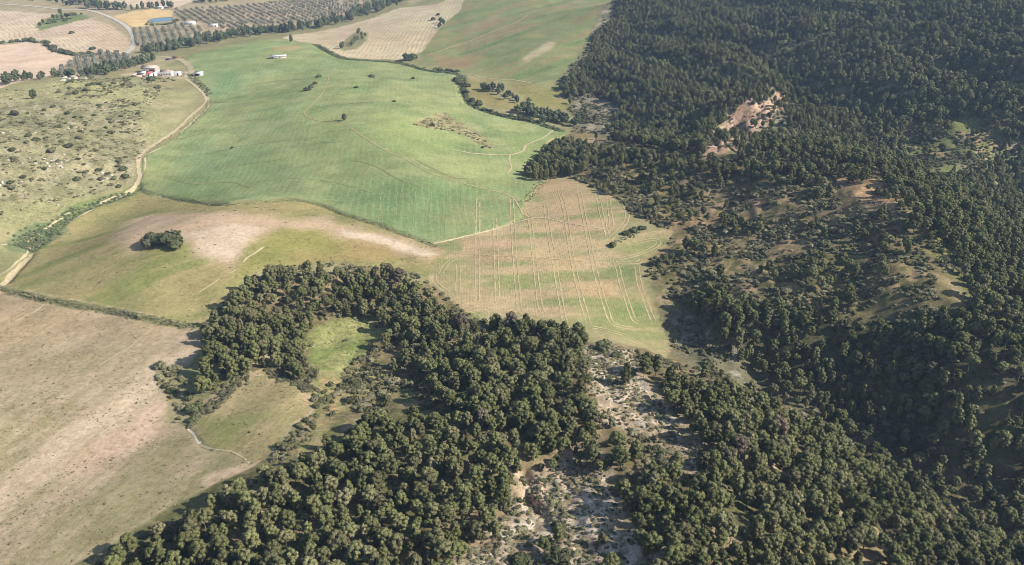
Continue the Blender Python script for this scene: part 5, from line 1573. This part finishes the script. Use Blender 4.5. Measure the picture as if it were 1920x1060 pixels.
for G, lb, gp in ((G1, 'olive tree in the grove beside the gravel road', 'roadside grove olives'), (G2, 'silvery olive of the loose grove behind the farm', 'loose grove olives'),
                  (G3[:left], 'olive tree of the far grove, near side', 'far grove olives')):
    if not len(G):
        continue
    last = int(G[:, 2].max())
    for x_, y_, r_ in G[:290]:
        r_ = int(r_)
        where = (f'{ORD[r_]} row from the left' if r_ <= last // 2 else f'{ORD[last - r_]} row from the right') if len(lb) else ''
        OLIVE.grow(float(x_), float(y_), random.uniform(0.75, 1.08), random.uniform(0, 6.28), f'{lb}, {where}', 'olive tree', f'{gp}, {where}')
Gr = G3[left:, :2]
print('olives', len(G1), len(G2), len(G3))
s = rng.uniform(0.72, 1.05, len(Gr))
scatter('far_olive_grove', OLIVE, np.column_stack([Gr, ground_z(Gr[:, 0], Gr[:, 1])]), rng.uniform(0, 6.28, len(Gr)), np.repeat(s[:, None], 3, 1), rng.integers(0, 2, len(Gr)), True)

# ---------------------------------------------------------------- farm
M_WHITE = simple_mat('limewash', (0.52, 0.51, 0.49), 0.06, 0.8)
M_TILE = simple_mat('old_roof_tile', (0.36, 0.27, 0.23), 0.25, 1.5, 0.05)
M_GREYTILE = simple_mat('weathered_roof', (0.42, 0.36, 0.33), 0.2, 1.2, 0.05)
M_RED = simple_mat('red_sheet_roof', (0.42, 0.13, 0.12), 0.12, 1.0)
M_STONEWALL = simple_mat('stone_wall', (0.42, 0.36, 0.30), 0.25, 1.8, 0.05)
M_SHEET = simple_mat('pale_sheet_roof', (0.55, 0.56, 0.57), 0.06, 0.7)
M_DARK = simple_mat('dark_opening', (0.03, 0.03, 0.032), 0.2, 1.0)
M_WOOD = simple_mat('weathered_wood', (0.22, 0.14, 0.09), 0.3, 2.0)
M_GLASS = simple_mat('window_glass', (0.05, 0.06, 0.07), 0.1, 1.0, 0, 0.15, 0.5)

def box_geo(x0, x1, y0, y1, z0, z1):
    V = np.array([(x, y, z) for z in (z0, z1) for y in (y0, y1) for x in (x0, x1)], float)
    F = np.array([[0, 2, 3, 1], [4, 5, 7, 6], [0, 1, 5, 4], [2, 6, 7, 3], [0, 4, 6, 2], [1, 3, 7, 5]])
    return V, F

def box(name, x0, x1, y0, y1, z0, z1, m, parent):
    V, F = box_geo(x0, x1, y0, y1, z0, z1)
    return mesh_np(name, V, F, m, False, parent)

def gable_roof(name, x0, x1, y0, y1, z, h, m, parent, over=0.35, th=0.14):
    x0, x1, y0, y1 = x0 - over, x1 + over, y0 - over, y1 + over
    ym = (y0 + y1) / 2
    sec = [(y0, z), (ym, z + h), (y1, z), (y1, z + th), (ym, z + h + th), (y0, z + th)]
    V = np.array([(x, y, zz) for x in (x0, x1) for y, zz in sec], float)
    F = [[k, (k + 1) % 6, (k + 1) % 6 + 6, k + 6] for k in range(6)] + [[0, 5, 4, 1], [1, 4, 3, 2], [6, 7, 10, 11], [7, 8, 9, 10]]
    return mesh_np(name, V, np.array(F)[:, ::-1], m, False, parent)

def shed_roof(name, x0, x1, y0, y1, zf, zb, m, parent, over=0.3, th=0.12):
    x0, x1, y0, y1 = x0 - over, x1 + over, y0 - over, y1 + over
    V = np.array([(x0, y0, zf), (x1, y0, zf), (x1, y1, zb), (x0, y1, zb), (x0, y0, zf + th), (x1, y0, zf + th), (x1, y1, zb + th), (x0, y1, zb + th)], float)
    F = np.array([[0, 3, 2, 1], [4, 5, 6, 7], [0, 1, 5, 4], [1, 2, 6, 5], [2, 3, 7, 6], [3, 0, 4, 7]])
    return mesh_np(name, V, F, m, False, parent)

def gable_walls(name, x0, x1, y0, y1, z, h, m, parent):
    ym = (y0 + y1) / 2
    sec = [(y0, -1.2), (y1, -1.2), (y1, z), (ym, z + h - 0.02), (y0, z)]
    V = np.array([(x, y, zz) for x in (x0, x1) for y, zz in sec], float)
    me = bpy.data.meshes.new(name)
    F = [[0, 1, 2, 3, 4][::-1][::-1], [9, 8, 7, 6, 5]] + [[k, k + 5, (k + 1) % 5 + 5, (k + 1) % 5] for k in range(5)]
    me.from_pydata([tuple(v_) for v_ in V], [], F)
    me.materials.append(m)
    o = bpy.data.objects.new(name, me)
    col.objects.link(o)
    o.parent = parent
    return o

def window(x, y, z, w, h, parent):
    f = box('window', x - w / 2 - 0.08, x + w / 2 + 0.08, y - 0.06, y + 0.04, z - 0.08, z + h + 0.08, M_STONEWALL, parent)
    box('pane', x - w / 2, x + w / 2, y - 0.08, y - 0.062, z, z + h, M_GLASS, f)

def door(x, y, w, h, parent, m=None):
    d = box('door', x - w / 2, x + w / 2, y - 0.07, y + 0.03, -0.3, h, m or M_WOOD, parent)
    box('handle', x + w * 0.3, x + w * 0.3 + 0.12, y - 0.12, y - 0.072, 1.0, 1.12, M_DARK, d)

def place(name, label, cat, u, v, rz=0.0):
    x_, y_, z_ = at(u, v)
    return thing(name, label, cat, (x_, y_, z_ + 0.1), rz)

t = place('farmhouse', 'long low white farmhouse with a dark roof strip at the farm', 'house', 306, 143)
gable_walls('wall', -7.2, 7.6, 0, 6.0, 3.0, 1.3, M_WHITE, t)
r_ = gable_roof('roof', -2.6, 7.2, 0.6, 6.4, 3.05, 1.35, M_TILE, t)
box('chimney', 3.2, 4.0, 3.2, 4.0, 3.8, 5.3, M_WHITE, r_)
box('terrace_roof', -7.0, -2.95, 0.3, 6.2, 3.0, 3.2, M_WHITE, t)
for wx in (-5.6, -3.4, 1.2, 3.6, 6.2):
    window(wx, 0, 1.1, 0.9, 1.0, t)
door(-1.2, 0, 1.1, 2.2, t)
t = place('farm_annex', 'small white flat roofed annex at the right end of the farmhouse', 'outbuilding', 329, 142)
box('wall', -3.6, 4.0, 0, 4.6, -1.2, 2.5, M_WHITE, t)
box('roof', -3.75, 4.15, -0.15, 4.75, 2.503, 2.68, M_SHEET, t)
box('tile_patch', -3.4, -0.6, 1.2, 4.2, 2.683, 2.95, M_TILE, t)
door(2.2, 0, 1.4, 2.0, t, M_DARK)
window(-1.6, 0, 1.0, 0.9, 0.9, t)
t = place('barn', 'large barn with a weathered greyish roof behind the red roofed shed', 'barn', 279, 137)
gable_walls('wall', -6.4, 6.6, 0, 9.0, 4.0, 1.6, M_STONEWALL, t)
gable_roof('roof', -6.4, 6.6, 0, 9.0, 4.03, 1.6, M_GREYTILE, t)
box('gate_opening', 1.0, 5.4, -0.05, 0.05, -0.4, 3.0, M_DARK, t)
window(-3.5, 0, 1.6, 1.2, 0.8, t)
t = place('shed', 'small shed with a bright red sheet roof in front of the barn', 'shed', 278, 144)
box('wall', -2.9, 2.5, 0, 5.0, -1.2, 2.3, M_WHITE, t)
shed_roof('roof', -2.9, 2.5, 0, 5.0, 2.32, 3.5, M_RED, t)
door(0.6, 0, 1.0, 1.9, t, M_DARK)
t = place('shed', 'white flat roofed shed joining the red roof and the farmhouse', 'shed', 288.5, 143)
box('wall', -2.2, 1.6, 0, 4.5, -1.2, 2.4, M_WHITE, t)
box('roof', -2.3, 1.7, -0.1, 4.6, 2.403, 2.55, M_SHEET, t)
door(-0.2, 0, 1.2, 2.0, t, M_DARK)
t = place('livestock_pen', 'walled livestock yard at the left end of the farm', 'pen', 257, 145)
for nm, b_ in (('wall', (-4.6, 4.4, 0, 0.35, -1.2, 1.7)), ('wall', (-4.6, -4.25, 0.352, 11, -1.2, 1.7)), ('wall', (-4.248, 4.4, 10.65, 11, -1.2, 1.7))):
    box(nm, *b_, M_STONEWALL, t)
a_ = box('lean_to', -0.4, 4.2, 6.0, 10.4, -0.6, 2.2, M_STONEWALL, t)
shed_roof('roof', -0.4, 4.2, 6.0, 10.4, 2.22, 2.9, M_SHEET, a_)
t = place('shed', 'grey roofed shed with a white front standing right of the farm yard', 'shed', 371, 143.5)
box('wall', -3.2, 3.2, 1.2, 5.6, -1.2, 2.4, M_WHITE, t)
shed_roof('roof', -3.3, 3.3, 0, 5.7, 2.43, 3.0, M_SHEET, t)
box('bay_opening', -2.8, 0.4, 1.15, 1.25, -0.3, 2.0, M_DARK, t)
box('post', -3.2, -3.0, 0.1, 0.3, -1, 2.43, M_WOOD, t); box('post', 3.0, 3.2, 0.1, 0.3, -1, 2.43, M_WOOD, t)
t = place('shed', 'long low white shed alone at the top of the green field', 'shed', 522, 110, R(14))
box('wall', -7.4, 7.4, 0, 4.0, -1.2, 1.9, M_STONEWALL, t)
gable_roof('roof', -7.4, 7.4, 0, 4.0, 1.92, 0.9, M_SHEET, t)
door(-5.5, 0, 1.1, 1.8, t, M_DARK); window(1.5, 0, 0.8, 1.4, 0.7, t)
for u, v, rz_, w_, lb in ((356, 46.5, 0.1, 6.5, 'white roofed shed between the two olive groves'), (402, 51, 0.35, 4.4, 'small white roofed shed below the far olive grove'), (411, 66, 0.1, 3.2, 'tiny white hut among the riverside trees'), (299, 17, 0.0, 4.2, 'white hut in the tree row above the straw field')):
    t = place('shed', lb, 'shed', u, v, rz_)
    box('wall', -w_, w_, 0, 5.5, -1.2, 2.3, M_WHITE, t)
    gable_roof('roof', -w_, w_, 0, 5.5, 2.32, 1.1, M_SHEET, t)
    door(w_ * 0.3, 0, 1.2, 1.9, t, M_DARK); window(-w_ * 0.4, 0, 0.9, 0.9, 0.8, t)

# tractor trailer and car on the farm road
def wheel(x, y, r, w, parent):
    an = np.arange(12) / 12 * 2 * np.pi
    V = np.vstack([np.stack([x + r * np.cos(an), np.full(12, y - w / 2), r + r * np.sin(an)], 1), np.stack([x + r * np.cos(an), np.full(12, y + w / 2), r + r * np.sin(an)], 1)])
    F = [[k, (k + 1) % 12, (k + 1) % 12 + 12] for k in range(12)] + [[k, (k + 1) % 12 + 12, k + 12] for k in range(12)] + [[0, k, k + 1] for k in range(1, 11)] + [[12, k + 13, k + 12] for k in range(1, 11)]
    mesh_np('wheel', V, np.array(F), M_DARK, False, parent)

t = place('farm_trailer', 'long rusty brown farm trailer parked by the trees at the road bend', 'trailer', 332, 110, 0.25)
box('bed', -4.2, 4.2, -1.2, 1.2, 0.9, 1.15, M_WOOD, t)
for b_ in ((-4.2, 4.2, -1.2, -1.1, 1.152, 2.1), (-4.2, 4.2, 1.1, 1.2, 1.152, 2.1), (-4.2, -4.1, -1.098, 1.098, 1.152, 2.1), (4.1, 4.2, -1.098, 1.098, 1.152, 2.1)):
    box('side_board', *b_, M_WOOD, t)
box('drawbar', 4.202, 6.2, -0.1, 0.1, 0.7, 0.9, M_DARK, t)
for wx in (-2.6, -1.4):
    for wy in (-1.0, 1.0):
        wheel(wx, wy, 0.45, 0.3, t)
t = place('parked_car', 'small dark car parked on the farm road', 'car', 315, 113, 0.1)
M_CAR = simple_mat('dark_car_paint', (0.035, 0.04, 0.05), 0.05, 1.0, 0, 0.35, 0.5)
box('body', -2.1, 2.1, -0.85, 0.85, 0.35, 0.95, M_CAR, t)
V = np.array([(-1.7, -0.8, 0.952), (1.1, -0.8, 0.952), (1.1, 0.8, 0.952), (-1.7, 0.8, 0.952), (-1.4, -0.65, 1.48), (0.5, -0.65, 1.48), (0.5, 0.65, 1.48), (-1.4, 0.65, 1.48)], float)
mesh_np('cabin', V, np.array([[0, 3, 2, 1], [4, 5, 6, 7], [0, 1, 5, 4], [1, 2, 6, 5], [2, 3, 7, 6], [3, 0, 4, 7]]), M_GLASS, False, t)
for wx in (-1.3, 1.3):
    for wy in (-0.75, 0.75):
        wheel(wx, wy, 0.33, 0.2, t)

# irrigation pond: earth rim, blue water, reeds round it
PO = land(smooth_line([(279, 43), (281, 38.5), (290, 36), (305, 34.5), (320, 34), (324.5, 37), (321, 41), (305, 43), (290, 44.5), (279, 43)], 5))
zc_ = float(np.mean(ground_z(PO[:, 0], PO[:, 1])))
zr = ground_z(PO[:, 0], PO[:, 1]).max() + 0.9
def ring(scale, z):
    c_ = PO.mean(0)
    return np.column_stack([c_ + (PO - c_) * scale, np.full(len(PO), z)])
n_ = len(PO)
V = np.vstack([ring(1.22, zc_ - 1.5), ring(1.08, zr), ring(1.0, zr), ring(0.93, zr - 1.0)])
F = [[r0 * n_ + k_, r0 * n_ + (k_ + 1) % n_, (r0 + 1) * n_ + (k_ + 1) % n_, (r0 + 1) * n_ + k_] for r0 in range(3) for k_ in range(n_)]
o = mesh_np('pond_bank', V, np.array(F), soil('bank_earth', (150, 140, 110)))
o['kind'] = 'structure'
W = ring(0.985, zr - 0.35)
V = np.vstack([W, [[*PO.mean(0), zr - 0.35]]])
m_w, nt_w, b_w = new_mat('pond_water')
b_w.inputs['Base Color'].default_value = (0.040, 0.125, 0.190, 1)
b_w.inputs['Roughness'].default_value = 0.12
b_w.inputs['Specular IOR Level'].default_value = 0.5
o = mesh_np('pond_water', V, np.array([[k_, (k_ + 1) % n_, n_] for k_ in range(n_)]), m_w)
o['kind'] = 'structure'
row_of(BUSH, 'pond_bush', 'bush', [(276, 47), (290, 48), (306, 47), (324, 44), (330, 38)], 18, 1.2, 1.8, 2.8, 'dark bush on the bank of the blue pond', 'bushes round the pond', 0.8)

# ---------------------------------------------------------------- the air
x0, x1 = float(GX.min()) - 20, float(GX.max()) + 20
y0, y1 = float(GY.min()) - 60, float(GY.max()) + 20
V, F = box_geo(x0, x1, y0, y1, float(GZ.min()) - 1.5, max(CAM_H, float(GZ.max()) + 14) + 3)
hm = bpy.data.materials.new('air')
hm.use_nodes = True
hn = hm.node_tree.nodes
hn.clear()
ho, hv = hn.new('ShaderNodeOutputMaterial'), hn.new('ShaderNodeVolumePrincipled')
hv.inputs['Color'].default_value = (0.47, 0.67, 1.0, 1)
hv.inputs['Density'].default_value = 0.00012
hv.inputs['Anisotropy'].default_value = 0.1
hm.node_tree.links.new(hv.outputs[0], ho.inputs['Volume'])
o = mesh_np('haze', V, F, hm, False)
o['kind'] = 'stuff'
